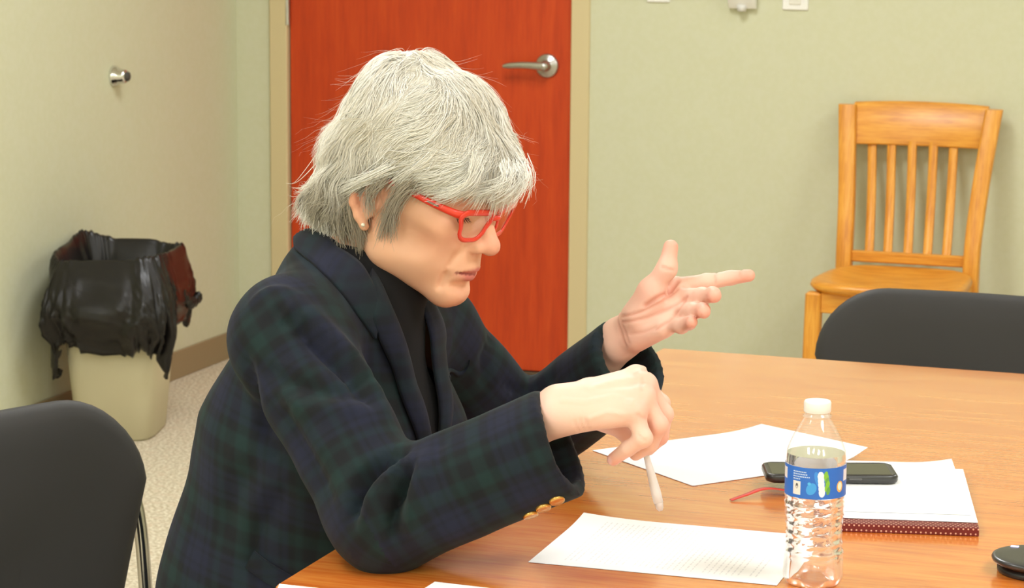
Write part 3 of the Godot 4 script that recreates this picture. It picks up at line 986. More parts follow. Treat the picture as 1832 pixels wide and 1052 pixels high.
# surface nets over a box; returns [vertices, indices], front faces clockwise
func net(f: Callable, lo: Vector3, hi: Vector3, cell: float, slack := 1.35) -> Array:
	var bs := 4
	var size := hi - lo
	var bx := int(ceil(size.x / (cell * bs)))
	var by := int(ceil(size.y / (cell * bs)))
	var bz := int(ceil(size.z / (cell * bs)))
	var nx := bx * bs + 1
	var ny := by * bs + 1
	var nz := bz * bs + 1
	var sy := nx
	var sz := nx * ny
	var g := PackedFloat32Array()
	g.resize(nx * ny * nz)
	g.fill(1e9)
	var active := PackedInt32Array()
	var reach := cell * bs * 0.87 * slack
	for k in bz:
		for j in by:
			for i in bx:
				var c := lo + Vector3(i + 0.5, j + 0.5, k + 0.5) * (cell * bs)
				if absf(f.call(c)) < reach:
					active.append((k * by + j) * bx + i)
	for b in active:
		var i0 := (b % bx) * bs
		var j0 := ((b / bx) % by) * bs
		var k0 := (b / (bx * by)) * bs
		for k in range(k0, k0 + bs + 1):
			for j in range(j0, j0 + bs + 1):
				var row := k * sz + j * sy
				for i in range(i0, i0 + bs + 1):
					if g[row + i] > 1e8:
						g[row + i] = f.call(lo + Vector3(i, j, k) * cell)
	var vid := PackedInt32Array()
	vid.resize(nx * ny * nz)
	vid.fill(-1)
	var V := PackedVector3Array()
	var off := [0, 1, sy, sy + 1, sz, sz + 1, sz + sy, sz + sy + 1]
	var cor := [Vector3(0, 0, 0), Vector3(1, 0, 0), Vector3(0, 1, 0), Vector3(1, 1, 0), Vector3(0, 0, 1), Vector3(1, 0, 1), Vector3(0, 1, 1), Vector3(1, 1, 1)]
	var edges := [[0, 1], [2, 3], [4, 5], [6, 7], [0, 2], [1, 3], [4, 6], [5, 7], [0, 4], [1, 5], [2, 6], [3, 7]]
	var val := PackedFloat32Array()
	val.resize(8)
	for b in active:
		var i0 := (b % bx) * bs
		var j0 := ((b / bx) % by) * bs
		var k0 := (b / (bx * by)) * bs
		for k in range(k0, k0 + bs):
			for j in range(j0, j0 + bs):
				for i in range(i0, i0 + bs):
					var o := k * sz + j * sy + i
					var neg := 0
					for c in 8:
						val[c] = g[o + off[c]]
						if val[c] < 0.0:
							neg += 1
					if neg == 0 or neg == 8:
						continue
					var sum := Vector3.ZERO
					var cnt := 0
					for e in edges:
						var v0 := val[e[0]]
						var v1 := val[e[1]]
						if (v0 < 0.0) != (v1 < 0.0):
							var t := v0 / (v0 - v1)
							var c0: Vector3 = cor[e[0]]
							sum += c0.lerp(cor[e[1]], t)
							cnt += 1
					vid[o] = V.size()
					V.append(lo + (Vector3(i, j, k) + sum / cnt) * cell)
	var I := PackedInt32Array()
	for b in active:
		var i0 := (b % bx) * bs
		var j0 := ((b / bx) % by) * bs
		var k0 := (b / (bx * by)) * bs
		for k in range(k0, k0 + bs):
			for j in range(j0, j0 + bs):
				for i in range(i0, i0 + bs):
					var o := k * sz + j * sy + i
					var a := g[o] < 0.0
					for ax in 3:
						var st: int = [1, sy, sz][ax]
						var u: int = [sy, sz, 1][ax]
						var w: int = [sz, 1, sy][ax]
						if g[o + st] > 1e8 or a == (g[o + st] < 0.0) or o - u - w < 0:
							continue
						var q0 := vid[o]
						var q1 := vid[o - u]
						var q2 := vid[o - u - w]
						var q3 := vid[o - w]
						if q0 < 0 or q1 < 0 or q2 < 0 or q3 < 0:
							continue
						if a:
							I.append_array(PackedInt32Array([q0, q3, q2, q0, q2, q1]))
						else:
							I.append_array(PackedInt32Array([q0, q1, q2, q0, q2, q3]))
	return [V, I]


func soften(N: Array, times: int, amount := 0.5) -> void:
	var V: PackedVector3Array = N[0]
	var I: PackedInt32Array = N[1]
	for pass_ in times:
		var sum := PackedVector3Array()
		sum.resize(V.size())
		var cnt := PackedInt32Array()
		cnt.resize(V.size())
		for t in range(0, I.size(), 3):
			for e in 3:
				var a := I[t + e]
				var b := I[t + (e + 1) % 3]
				sum[a] += V[b]
				sum[b] += V[a]
				cnt[a] += 1
				cnt[b] += 1
		for i in V.size():
			if cnt[i] > 0:
				V[i] = V[i].lerp(sum[i] / cnt[i], amount)
	N[0] = V


func normals(V: PackedVector3Array, I: PackedInt32Array) -> PackedVector3Array:
	var out := PackedVector3Array()
	out.resize(V.size())
	for t in range(0, I.size(), 3):
		var fn := (V[I[t + 2]] - V[I[t]]).cross(V[I[t + 1]] - V[I[t]])
		for e in 3:
			out[I[t + e]] += fn
	for i in out.size():
		out[i] = out[i].normalized()
	return out


func array_mesh(V: PackedVector3Array, I: PackedInt32Array, N: PackedVector3Array, C = null, UV = null) -> ArrayMesh:
	var arr := []
	arr.resize(Mesh.ARRAY_MAX)
	arr[Mesh.ARRAY_VERTEX] = V
	arr[Mesh.ARRAY_NORMAL] = N
	arr[Mesh.ARRAY_INDEX] = I
	if C != null:
		arr[Mesh.ARRAY_COLOR] = C
	if UV != null:
		arr[Mesh.ARRAY_TEX_UV] = UV
	var m := ArrayMesh.new()
	m.add_surface_from_arrays(Mesh.PRIMITIVE_TRIANGLES, arr)
	return m


func lin(r: int, g: int, b: int) -> Color:
	return rgb(r, g, b).srgb_to_linear()


# ---------- the woman ----------
var head := Transform3D(Basis(Vector3(0.9483, -0.3569, 0.1630), Vector3(0.3552, 0.9620, 0.0397), Vector3(-0.1666, 0.0197, 1.0125)), Vector3(-1.0821, 1.1148, -2.7200))
var J := Blob.new()
var forward := Vector3(0.9613, 0.0000, 0.2756)
var to_right := Vector3(-0.2756, 0.0000, 0.9613)
var hair_table := PackedFloat32Array([0.0809, 0.0854, 0.0901, 0.0949, 0.0998, 0.1028, 0.1006, 0.1523, 0.1547, 0.1593, 0.1459, 0.1157, 0.1047, 0.0658, 0.0610, 0.0573, 0.0536, 0.0548, 0.0603, 0.0659, 0.0715, 0.0859, 0.1042, 0.1301, 0.1416, 0.1386, 0.1329, 0.1248, 0.1177, 0.1143, 0.1130, 0.1109, 0.1080, 0.1047, 0.1010, 0.0973, 0.0991, 0.1039, 0.1089, 0.1103, 0.1068, 0.1020, 0.0945, 0.0874, 0.0828, 0.0813, 0.0798, 0.0783])
var hair_mid := Vector3(-0.0229, 0.0586, -0.0000)
var hair_half := 0.0940


func person() -> void:
	var t := thing("person", "woman in a dark plaid jacket and red glasses gesturing at the table", "person", Vector3(-1.27, 0, -2.69))
	# parts are modelled in room coordinates
	var shift := -t.position
	J.add(Vector3(-1.2700, 0.4700, -2.6900), Vector3(-1.2300, 0.6400, -2.6900), 0.1740, 0.1580, 0.0500, Vector3(0.9613, 0.0000, 0.2756), 0.180)
	J.add(Vector3(-1.2300, 0.6400, -2.6900), Vector3(-1.1850, 0.8200, -2.6950), 0.1580, 0.1520, 0.0500, Vector3(0.9613, 0.0000, 0.2756), 0.180)
	J.add(Vector3(-1.1850, 0.8200, -2.6950), Vector3(-1.1550, 0.9250, -2.7000), 0.1520, 0.1120, 0.0500, Vector3(0.9613, 0.0000, 0.2756), 0.180)
	J.add(Vector3(-1.1747, 1.0133, -2.7100), Vector3(-1.1649, 0.9679, -2.5550), 0.0500, 0.0550, 0.0500)
	J.add(Vector3(-1.1747, 1.0133, -2.7100), Vector3(-1.1151, 0.9309, -2.8650), 0.0480, 0.0450, 0.0500)
	J.add(Vector3(-1.1649, 0.9679, -2.5550), Vector3(-1.1151, 0.9309, -2.8650), 0.0520, 0.0450, 0.0500)
	J.add(Vector3(-1.1308, 0.8200, -2.6118), Vector3(-1.1308, 0.8200, -2.6118), 0.0750, 0.0750, 0.0500)
	J.add(Vector3(-1.0950, 0.8200, -2.7368), Vector3(-1.0950, 0.8200, -2.7368), 0.0750, 0.0750, 0.0500)
	J.add(Vector3(-1.1649, 0.9679, -2.5550), Vector3(-1.0139, 0.7958, -2.4750), 0.0660, 0.0600, 0.0220)
	J.add(Vector3(-1.1151, 0.9309, -2.8650), Vector3(-1.0354, 0.7729, -3.0000), 0.0550, 0.0550, 0.0220)
	J.add(Vector3(-1.0139, 0.7958, -2.4750), Vector3(-0.8232, 0.8866, -2.5050), 0.0620, 0.0600, 0.0300)
	J.add(Vector3(-1.0354, 0.7729, -3.0000), Vector3(-0.8730, 0.8977, -2.9300), 0.0580, 0.0580, 0.0300)
	var V := PackedVector3Array()
	var I := PackedInt32Array()
	var C := PackedColorArray()
	# head and neck
	var N := net(head_field, Vector3(-0.112, -0.175, -0.10), Vector3(0.135, 0.145, 0.10), 0.0024)
	soften(N, 1, 0.4)
	for p in N[0]:
		C.append(face_color(p))
	for i in N[1]:
		I.append(i)
	for p in N[0]:
		V.append(head * p)
	# hands, each with its wrist running up into the sleeve
	for h in [right_hand(), left_hand()]:
		var B: Blob = h[0]
		var lo := Vector3.INF
		var hi := -Vector3.INF
		for i in B.a.size():
			for p in [B.a[i], B.a[i] + B.ab[i]]:
				lo = lo.min(p - Vector3.ONE * 0.036)
				hi = hi.max(p + Vector3.ONE * 0.036)
		var nails: Array = h[1]
		N = net(B.d, lo, hi, 0.0022)
		soften(N, 1, 0.35)
		var first := V.size()
		var hn := normals(N[0], N[1])
		var hv: PackedVector3Array = N[0]
		var tints := PackedFloat32Array()
		tints.resize(hv.size())
		for i in hv.size():
			if hn[i].z < 0.1 and hn[i].y < 0.3:
				continue
			var p := hv[i]
			var up := 0.0
			for cr in h[3]:
				var pts: Array = cr[0]
				for k in pts.size() - 1:
					var a: Vector3 = pts[k]
					var b: Vector3 = pts[k + 1]
					var e := cap(Vector3(p.x, p.y, 0), Vector3(a.x, a.y, 0), Vector3(b.x, b.y, 0), 0.0, 0.0)
					var g := exp(-e * e / (cr[1] * cr[1]))
					if absf(cr[2] * g) > absf(up):
						up = cr[2] * g
					if cr[2] < 0.0:
						tints[i] = maxf(tints[i], g * (cr[3] as float))
			hv[i] = p + hn[i] * up
		V.append_array(hv)
		for i in hv.size():
			C.append(hand_color(hv[i], h[2], nails).lerp(lin(214, 140, 116), tints[i]))
		for i in N[1]:
			I.append(i + first)
	# trunk, arms and legs under the clothes, so that head and hands belong to one body
	var T := Blob.new()
	T.add(Vector3(-1.2700, 0.4700, -2.6900), Vector3(-1.1850, 0.8200, -2.6950), 0.11, 0.11, 0.05)
	T.add(Vector3(-1.1850, 0.8200, -2.6950), Vector3(-1.1747, 1.0133, -2.7100), 0.10, 0.05, 0.05)
	T.add(Vector3(-1.1747, 1.0133, -2.7100), head * Vector3(-0.02, -0.05, 0), 0.05, 0.05, 0.03)
	T.chain([Vector3(-1.1747, 1.0133, -2.7100), Vector3(-1.1649, 0.9679, -2.5550), Vector3(-1.0139, 0.7958, -2.4750), Vector3(-1.0139, 0.7958, -2.4750).lerp(Vector3(-0.8311, 0.9162, -2.5070), 0.82)], [0.045, 0.04, 0.022, 0.018], 0.02)
	T.chain([Vector3(-1.1747, 1.0133, -2.7100), Vector3(-1.1151, 0.9309, -2.8650), Vector3(-1.0354, 0.7729, -3.0000), Vector3(-1.0354, 0.7729, -3.0000).lerp(Vector3(-0.8879, 0.9234, -2.9300), 0.82)], [0.04, 0.035, 0.022, 0.018], 0.02)
	N = net(T.d, Vector3(-1.42, 0.34, -3.12), Vector3(-0.8, 1.16, -2.4), 0.012)
	var first := V.size()
	V.append_array(N[0])
	for p in N[0]:
		C.append(lin(226, 172, 142))
	for i in N[1]:
		I.append(i + first)
	M.skin = mat(Color.WHITE, 0.5, 0, 0.4)
	M.skin.vertex_color_use_as_albedo = true
	M.skin.subsurf_scatter_enabled = true
	M.skin.subsurf_scatter_strength = 0.05
	var body := part("body", array_mesh(V, I, normals(V, I), C), M.skin, t, shift)
	body.set_meta("label", "skin of face and hands")
	jacket(t, shift)
	hair(t, shift)
	glasses(t, shift)


func head_field(p: Vector3) -> float:
	var q := Vector3(p.x, p.y, absf(p.z))
	var d := ell(q, Vector3(-0.002, 0.045, 0), Vector3(0.094, 0.083, 0.074))
	# middle and lower face
	d = smin(d, ell(q, Vector3(0.047, -0.012, 0), Vector3(0.050, 0.066, 0.056)), 0.03)
	d = smin(d, cap(q, Vector3(0.016, -0.052, 0.046), Vector3(0.082, -0.076, 0.012), 0.018, 0.017), 0.03)
	d = smin(d, cap(q, Vector3(0.010, 0.0, 0.050), Vector3(0.016, -0.052, 0.046), 0.02, 0.018), 0.025)
	d = smin(d, ell(q, Vector3(0.083, -0.077, 0), Vector3(0.0195, 0.0185, 0.021)), 0.018)
	d = smin(d, ell(q, Vector3(0.078, -0.042, 0), Vector3(0.0265, 0.028, 0.030)), 0.02)
	# cheekbone, cheek, brow
	d = smin(d, ell(q, Vector3(0.064, 0.0, 0.043), Vector3(0.024, 0.016, 0.020)), 0.02)
	d = smin(d, ell(q, Vector3(0.052, -0.033, 0.037), Vector3(0.030, 0.032, 0.024)), 0.02)
	d = smin(d, cap(q, Vector3(0.089, 0.041, 0.010), Vector3(0.074, 0.040, 0.046), 0.011, 0.009), 0.016)
	# hollow below the cheekbone, eye socket
	d = smax(d, -ell(q, Vector3(0.050, -0.022, 0.072), Vector3(0.024, 0.012, 0.012)), 0.02)
	d = smax(d, -ell(q, Vector3(0.098, 0.021, 0.033), Vector3(0.019, 0.014, 0.017)), 0.012)
	# lids over the eyeball
	d = smin(d, ell(q, Vector3(0.0745, 0.021, 0.032), Vector3(0.0135, 0.0125, 0.0145)), 0.004)
	d = smax(d, -cap(q, Vector3(0.0885, 0.0165, 0.024), Vector3(0.0845, 0.0168, 0.042), 0.0013, 0.001), 0.002)
	# nose
	d = smin(d, cap(q, Vector3(0.088, 0.030, 0), Vector3(0.1130, -0.0065, 0), 0.0085, 0.0100), 0.012)
	d = smin(d, ell(q, Vector3(0.1150, -0.0090, 0), Vector3(0.0115, 0.0108, 0.0108)), 0.006)
	d = smin(d, ell(q, Vector3(0.1040, -0.0130, 0.0120), Vector3(0.0112, 0.0088, 0.0076)), 0.005)
	d = smax(d, -cap(q, Vector3(0.1090, -0.0232, 0.0082), Vector3(0.1070, -0.0142, 0.0100), 0.0040, 0.0030), 0.002)
	# crease beside the nostril down to the mouth
	d = smax(d, -cap(q, Vector3(0.0965, -0.012, 0.0225), Vector3(0.0905, -0.040, 0.0335), 0.0028, 0.0012), 0.007)
	d = smax(d, -cap(q, Vector3(0.0895, -0.052, 0.0305), Vector3(0.0865, -0.068, 0.0290), 0.0012, 0.0006), 0.010)
	# lips
	d = smin(d, cap(q, Vector3(0.1035, -0.0405, 0.003), Vector3(0.0915, -0.0455, 0.023), 0.0066, 0.0035), 0.006)
	d = smin(d, cap(q, Vector3(0.1015, -0.0530, 0.0), Vector3(0.0910, -0.0485, 0.021), 0.0072, 0.0035), 0.006)
	d = smax(d, -cap(q, Vector3(0.1130, -0.0468, 0.0), Vector3(0.0955, -0.0472, 0.0245), 0.0032, 0.0010), 0.002)
	d = smax(d, -cap(q, Vector3(0.1055, -0.0655, 0.0), Vector3(0.0975, -0.064, 0.018), 0.0045, 0.002), 0.013)
	# neck
	d = smin(d, cap(q, Vector3(-0.018, -0.03, 0), Vector3(-0.062, -0.16, 0), 0.052, 0.054), 0.02)
	# ear
	if q.z > 0.05 and q.x < 0.03:
		var e := ell(q, Vector3(-0.013, 0.004, 0.0725), Vector3(0.017, 0.030, 0.007))
		var rim := [Vector3(0.002, 0.010, 0.074), Vector3(0.0, 0.026, 0.078), Vector3(-0.012, 0.034, 0.081), Vector3(-0.025, 0.027, 0.083), Vector3(-0.030, 0.010, 0.083), Vector3(-0.025, -0.009, 0.080), Vector3(-0.015, -0.022, 0.077), Vector3(-0.006, -0.031, 0.074)]
		for i in rim.size() - 1:
			e = smin(e, cap(q, rim[i], rim[i + 1], 0.0040 if i < 5 else 0.0052, 0.0040 if i < 4 else 0.0058), 0.004)
		e = smax(e, -ell(q, Vector3(-0.010, 0.002, 0.081), Vector3(0.010, 0.014, 0.008)), 0.004)
		e = smin(e, ell(q, Vector3(0.002, -0.002, 0.074), Vector3(0.005, 0.007, 0.005)), 0.004)
		d = smin(d, e, 0.005)
	return d


func bump(p: Vector3, c: Vector3, r: float) -> float:
	return exp(-(p - c).length_squared() / (r * r))


func face_color(p: Vector3) -> Color:
	var q := Vector3(p.x, p.y, absf(p.z))
	var c := lin(240, 184, 150)
	c = c.lerp(lin(222, 146, 118), 0.55 * bump(q, Vector3(0.07, -0.012, 0.05), 0.022))
	c = c.lerp(lin(226, 150, 126), 0.7 * bump(q, Vector3(0.118, -0.012, 0), 0.018))
	c = c.lerp(lin(218, 148, 120), 0.5 * bump(q, Vector3(0.095, -0.085, 0), 0.025))
	c = c.lerp(lin(214, 150, 128), 0.6 * bump(q, Vector3(0.085, 0.014, 0.034), 0.014))
	c = c.lerp(lin(226, 140, 112), 0.7 * bump(q, Vector3(-0.02, 0.01, 0.08), 0.03))
	# lips
	var lip := maxf(1.0 - cap(q, Vector3(0.108, -0.0425, 0.002), Vector3(0.0925, -0.0455, 0.021), 0.0, 0.0) / 0.0062, 1.0 - cap(q, Vector3(0.107, -0.0525, 0), Vector3(0.0925, -0.0490, 0.02), 0.0, 0.0) / 0.0078)
	c = c.lerp(lin(204, 110, 104), clampf(lip * 2.2, 0.0, 0.85))
	if absf(q.y + 0.0472) < 0.0016 and q.x > 0.092 and q.z < 0.026:
		c = c.lerp(lin(120, 40, 38), 0.7)
	# lash line and brow
	c = c.lerp(lin(70, 48, 40), clampf(1.0 - cap(q, Vector3(0.0895, 0.0165, 0.022), Vector3(0.0855, 0.0168, 0.043), 0.0, 0.0) / 0.003, 0.0, 0.9))
	c = c.lerp(lin(150, 118, 96), clampf(1.2 - cap(q, Vector3(0.1005, 0.041, 0.012), Vector3(0.086, 0.046, 0.046), 0.0, 0.0) / 0.004, 0.0, 0.6))
	return c


func hand_color(p: Vector3, palm: Array, nails: Array) -> Color:
	var c := lin(238, 194, 174)
	for r in palm:
		c = c.lerp(lin(232, 150, 128), 0.6 * bump(p, r[0], r[1]))
	for n in nails:
		if (p - n[0]).length() < n[1]:
			c = lin(240, 190, 180)
	return c


func right_hand() -> Array:
	var B := Blob.new()
	var W := Vector3(-0.8287, 0.9207, -2.5070)
	var m := [Vector3(-0.7606, 0.9493, -2.5750), Vector3(-0.7445, 0.9456, -2.5550), Vector3(-0.7397, 0.9354, -2.5330), Vector3(-0.7435, 0.9225, -2.5130)]
	# wrist and the back of the hand
	B.add(W + (Vector3(-0.8232, 0.8866, -2.5050) - W).normalized() * 0.0 + (Vector3(-1.0139, 0.7958, -2.4750) - W).normalized() * 0.07, W, 0.029, 0.0265, 0.01, Vector3(-0.3, 0.75, 0.58).normalized(), 0.2)
	for i in 4:
		var w: Vector3 = W + (m[i] - (m[0] + m[3]) / 2) * 0.42
		B.add(w, m[i], 0.0175, 0.0125, 0.014)
	for i in 3:
		B.add(m[i], m[i + 1], 0.0105, 0.0105, 0.008)
	# knuckles and tendons
	for i in 4:
		B.add(m[i] + Vector3(0, 0.003, 0.001), m[i] + Vector3(0, 0.003, 0.001), 0.0112, 0.0112, 0.005)
		B.add(W.lerp(m[i], 0.45) + Vector3(0, 0.0115, 0.006), m[i] + Vector3(0, 0.0085, 0.004), 0.002, 0.0028, 0.006)
	var f := [
		[m[0], Vector3(-0.7360, 0.9201, -2.5880), Vector3(-0.7361, 0.8914, -2.5880), Vector3(-0.7448, 0.8738, -2.5820)],
		[m[1], Vector3(-0.7246, 0.9147, -2.5600), Vector3(-0.7294, 0.8886, -2.5650), Vector3(-0.7415, 0.8745, -2.5620)],
		[m[2], Vector3(-0.7221, 0.9088, -2.5320), Vector3(-0.7340, 0.8847, -2.5400), Vector3(-0.7509, 0.8718, -2.5450)],
		[m[3], Vector3(-0.7311, 0.8988, -2.5060), Vector3(-0.7491, 0.8853, -2.5110), Vector3(-0.7685, 0.8695, -2.5200)]]
	var fr := [[0.0115, 0.0098, 0.0088, 0.0074], [0.0118, 0.0102, 0.009, 0.0076], [0.0115, 0.0102, 0.0092, 0.0076], [0.0108, 0.0094, 0.0084, 0.0072]]
	for i in 4:
		B.chain(f[i], fr[i], 0.0035)
		B.add(f[i][1], f[i][1], fr[i][1] * 1.06, fr[i][1] * 1.06, 0.003)
	# thumb below, meeting the fingertips at the pen
	B.chain([Vector3(-0.8194, 0.9109, -2.5450), Vector3(-0.7947, 0.8973, -2.5850), Vector3(-0.7724, 0.8803, -2.5970), Vector3(-0.7559, 0.8678, -2.5940)], [0.016, 0.0125, 0.0105, 0.008], 0.008)
	var tip: Vector3 = f[3][3]
	return [B, [[tip + Vector3(-0.004, -0.001, 0.006), 0.0055]], [[m[1], 0.016], [m[2], 0.014], [m[3], 0.014], [f[3][3], 0.016], [f[1][2], 0.014], [f[2][1], 0.012]], [
		[[Vector3(-0.8129, 0.9520, -2.5000), Vector3(-0.7927, 0.9462, -2.5000), Vector3(-0.7710, 0.9539, -2.5000), Vector3(-0.7495, 0.9615, -2.5000)], 0.0024, 0.0014, 0.0],
		[[Vector3(-0.8164, 0.9371, -2.5000), Vector3(-0.7926, 0.9353, -2.5000), Vector3(-0.7677, 0.9408, -2.5000), Vector3(-0.7429, 0.9366, -2.5000)], 0.0024, 0.0014, 0.0],
		[[Vector3(-0.7861, 0.9193, -2.5000), Vector3(-0.7675, 0.9269, -2.5000), Vector3(-0.7520, 0.9250, -2.5000)], 0.0026, 0.0012, 0.0],
		[[Vector3(-0.8005, 0.9164, -2.5000), Vector3(-0.7978, 0.9056, -2.5000)], 0.0016, -0.0009, 0.06],
		[[Vector3(-0.7955, 0.9180, -2.5000), Vector3(-0.7928, 0.9072, -2.5000)], 0.0016, -0.0009, 0.06],
		[[Vector3(-0.7899, 0.9184, -2.5000), Vector3(-0.7872, 0.9077, -2.5000)], 0.0016, -0.0009, 0.06],
		[[Vector3(-0.7444, 0.9558, -2.5000), Vector3(-0.7394, 0.9478, -2.5000)], 0.0016, -0.0010, 0.2],
		[[Vector3(-0.7365, 0.9250, -2.5000), Vector3(-0.7290, 0.9196, -2.5000)], 0.0016, -0.0010, 0.2],
		[[Vector3(-0.7343, 0.9046, -2.5000), Vector3(-0.7262, 0.8992, -2.5000)], 0.0015, -0.0008, 0.2]]]


func left_hand() -> Array:
	var B := Blob.new()
	var W := Vector3(-0.8879, 0.9234, -2.9300)
	var m := [Vector3(-0.8202, 0.9913, -2.9400), Vector3(-0.8107, 0.9801, -2.9300), Vector3(-0.8118, 0.9661, -2.9170), Vector3(-0.8194, 0.9517, -2.9050)]
	B.add(W + (Vector3(-1.0354, 0.7729, -3.0000) - W).normalized() * 0.07, W, 0.028, 0.0262, 0.01, Vector3(-0.2, -0.25, 0.95).normalized(), 0.25)
	for i in 4:
		var w: Vector3 = W + (m[i] - (m[0] + m[3]) / 2) * 0.45
		B.add(w, m[i], 0.0165, 0.0125, 0.012)
	for i in 3:
		B.add(m[i], m[i + 1], 0.0105, 0.0105, 0.008)
	# heel of the hand on the little-finger side
	B.add(Vector3(-0.8588, 0.9296, -2.9050), Vector3(-0.8258, 0.9448, -2.8980), 0.013, 0.0105, 0.012)
	var f := [
		[m[0], Vector3(-0.7827, 0.9986, -2.9480), Vector3(-0.7536, 1.0053, -2.9520), Vector3(-0.7300, 1.0098, -2.9500)],
		[m[1], Vector3(-0.7773, 0.9876, -2.9080), Vector3(-0.7594, 0.9935, -2.8900), Vector3(-0.7526, 0.9953, -2.8720)],
		[m[2], Vector3(-0.7825, 0.9720, -2.8920), Vector3(-0.7677, 0.9761, -2.8760), Vector3(-0.7621, 0.9770, -2.8600)],
		[m[3], Vector3(-0.7971, 0.9532, -2.8880), Vector3(-0.7835, 0.9597, -2.8740), Vector3(-0.7770, 0.9638, -2.8600)]]
	var fr := [[0.0120, 0.0102, 0.0090, 0.0078], [0.0120, 0.0104, 0.0095, 0.0088], [0.0114, 0.0098, 0.0090, 0.0084], [0.0102, 0.0090, 0.0082, 0.0076]]
	for i in 4:
		B.chain(f[i], fr[i], 0.0035)
		B.add(f[i][1], f[i][1], fr[i][1] * 1.05, fr[i][1] * 1.05, 0.003)
	# thumb held up, with the ball of the thumb
	var th := [Vector3(-0.8702, 0.9497, -2.9180), Vector3(-0.8441, 0.9898, -2.9120), Vector3(-0.8239, 1.0177, -2.9140), Vector3(-0.8223, 1.0432, -2.9240)]
	B.chain(th, [0.0165, 0.0138, 0.0112, 0.0094], 0.010)
	B.add(Vector3(-0.8578, 0.9554, -2.9050), Vector3(-0.8364, 0.9805, -2.9080), 0.0145, 0.0125, 0.014)
	return [B, [], [[f[0][3], 0.02], [f[1][3], 0.016], [f[2][3], 0.016], [f[3][3], 0.014], [th[3], 0.02], [th[1], 0.02], [W.lerp(m[3], 0.5), 0.025]], [
		[[Vector3(-0.8439, 0.9744, -2.9000), Vector3(-0.8299, 0.9842, -2.9000), Vector3(-0.8215, 0.9882, -2.9000), Vector3(-0.8147, 1.0003, -2.9000)], 0.0028, -0.0034, 0.8],
		[[Vector3(-0.8764, 0.9577, -2.9000), Vector3(-0.8494, 0.9664, -2.9000), Vector3(-0.8249, 0.9790, -2.9000), Vector3(-0.8124, 0.9922, -2.9000)], 0.0020, -0.0018, 0.6],
		[[Vector3(-0.8748, 0.9509, -2.9000), Vector3(-0.8422, 0.9593, -2.9000), Vector3(-0.8170, 0.9713, -2.9000), Vector3(-0.7989, 0.9834, -2.9000)], 0.0020, -0.0016, 0.5],
		[[Vector3(-0.8278, 0.9471, -2.9000), Vector3(-0.8139, 0.9577, -2.9000), Vector3(-0.8042, 0.9693, -2.9000), Vector3(-0.7961, 0.9863, -2.9000)], 0.0020, -0.0016, 0.5],
		[[Vector3(-0.8893, 0.9597, -2.9000), Vector3(-0.8804, 0.9422, -2.9000), Vector3(-0.8701, 0.9220, -2.9000)], 0.0020, -0.0014, 0.4],
		[[Vector3(-0.8836, 0.9642, -2.9000), Vector3(-0.8747, 0.9453, -2.9000), Vector3(-0.8644, 0.9266, -2.9000)], 0.0018, -0.0010, 0.3],
		[[Vector3(-0.8632, 0.9378, -2.9000), Vector3(-0.8454, 0.9417, -2.9000), Vector3(-0.8279, 0.9498, -2.9000)], 0.0018, -0.0010, 0.3],
		[[Vector3(-0.8263, 1.0216, -2.9000), Vector3(-0.8136, 1.0182, -2.9000)], 0.0018, -0.0014, 0.4],
		[[Vector3(-0.7715, 1.0138, -2.9000), Vector3(-0.7692, 1.0003, -2.9000)], 0.0016, -0.0012, 0.4],
		[[Vector3(-0.7411, 1.0197, -2.9000), Vector3(-0.7395, 1.0089, -2.9000)], 0.0016, -0.0012, 0.4]]]


# ---------- jacket ----------
var JB := Blob.new()


func sleeve(p: Vector3, e: Vector3, c: Vector3, r0: float, r1: float) -> float:
	var u := (c - e).normalized()
	var d := cap(p, e, c + u * 0.06, r0, r1)
	d = maxf(d, (p - c).dot(u))
	return maxf(d, -cap(p, e.lerp(c, 0.35), c + u * 0.09, r0 - 0.022, r1 - 0.009))


func jacket_field(p: Vector3) -> float:
	var d := JB.d(p)
	d = smin(d, sleeve(p, Vector3(-1.0139, 0.7958, -2.4750), Vector3(-0.8232, 0.8866, -2.5050), 0.062, 0.061), 0.022)
	d = smin(d, sleeve(p, Vector3(-1.0354, 0.7729, -3.0000), Vector3(-0.8730, 0.8977, -2.9300), 0.058, 0.0575), 0.012)
	# the skirt ends below the seat line
	return smax(d, 0.36 - p.y, 0.01)


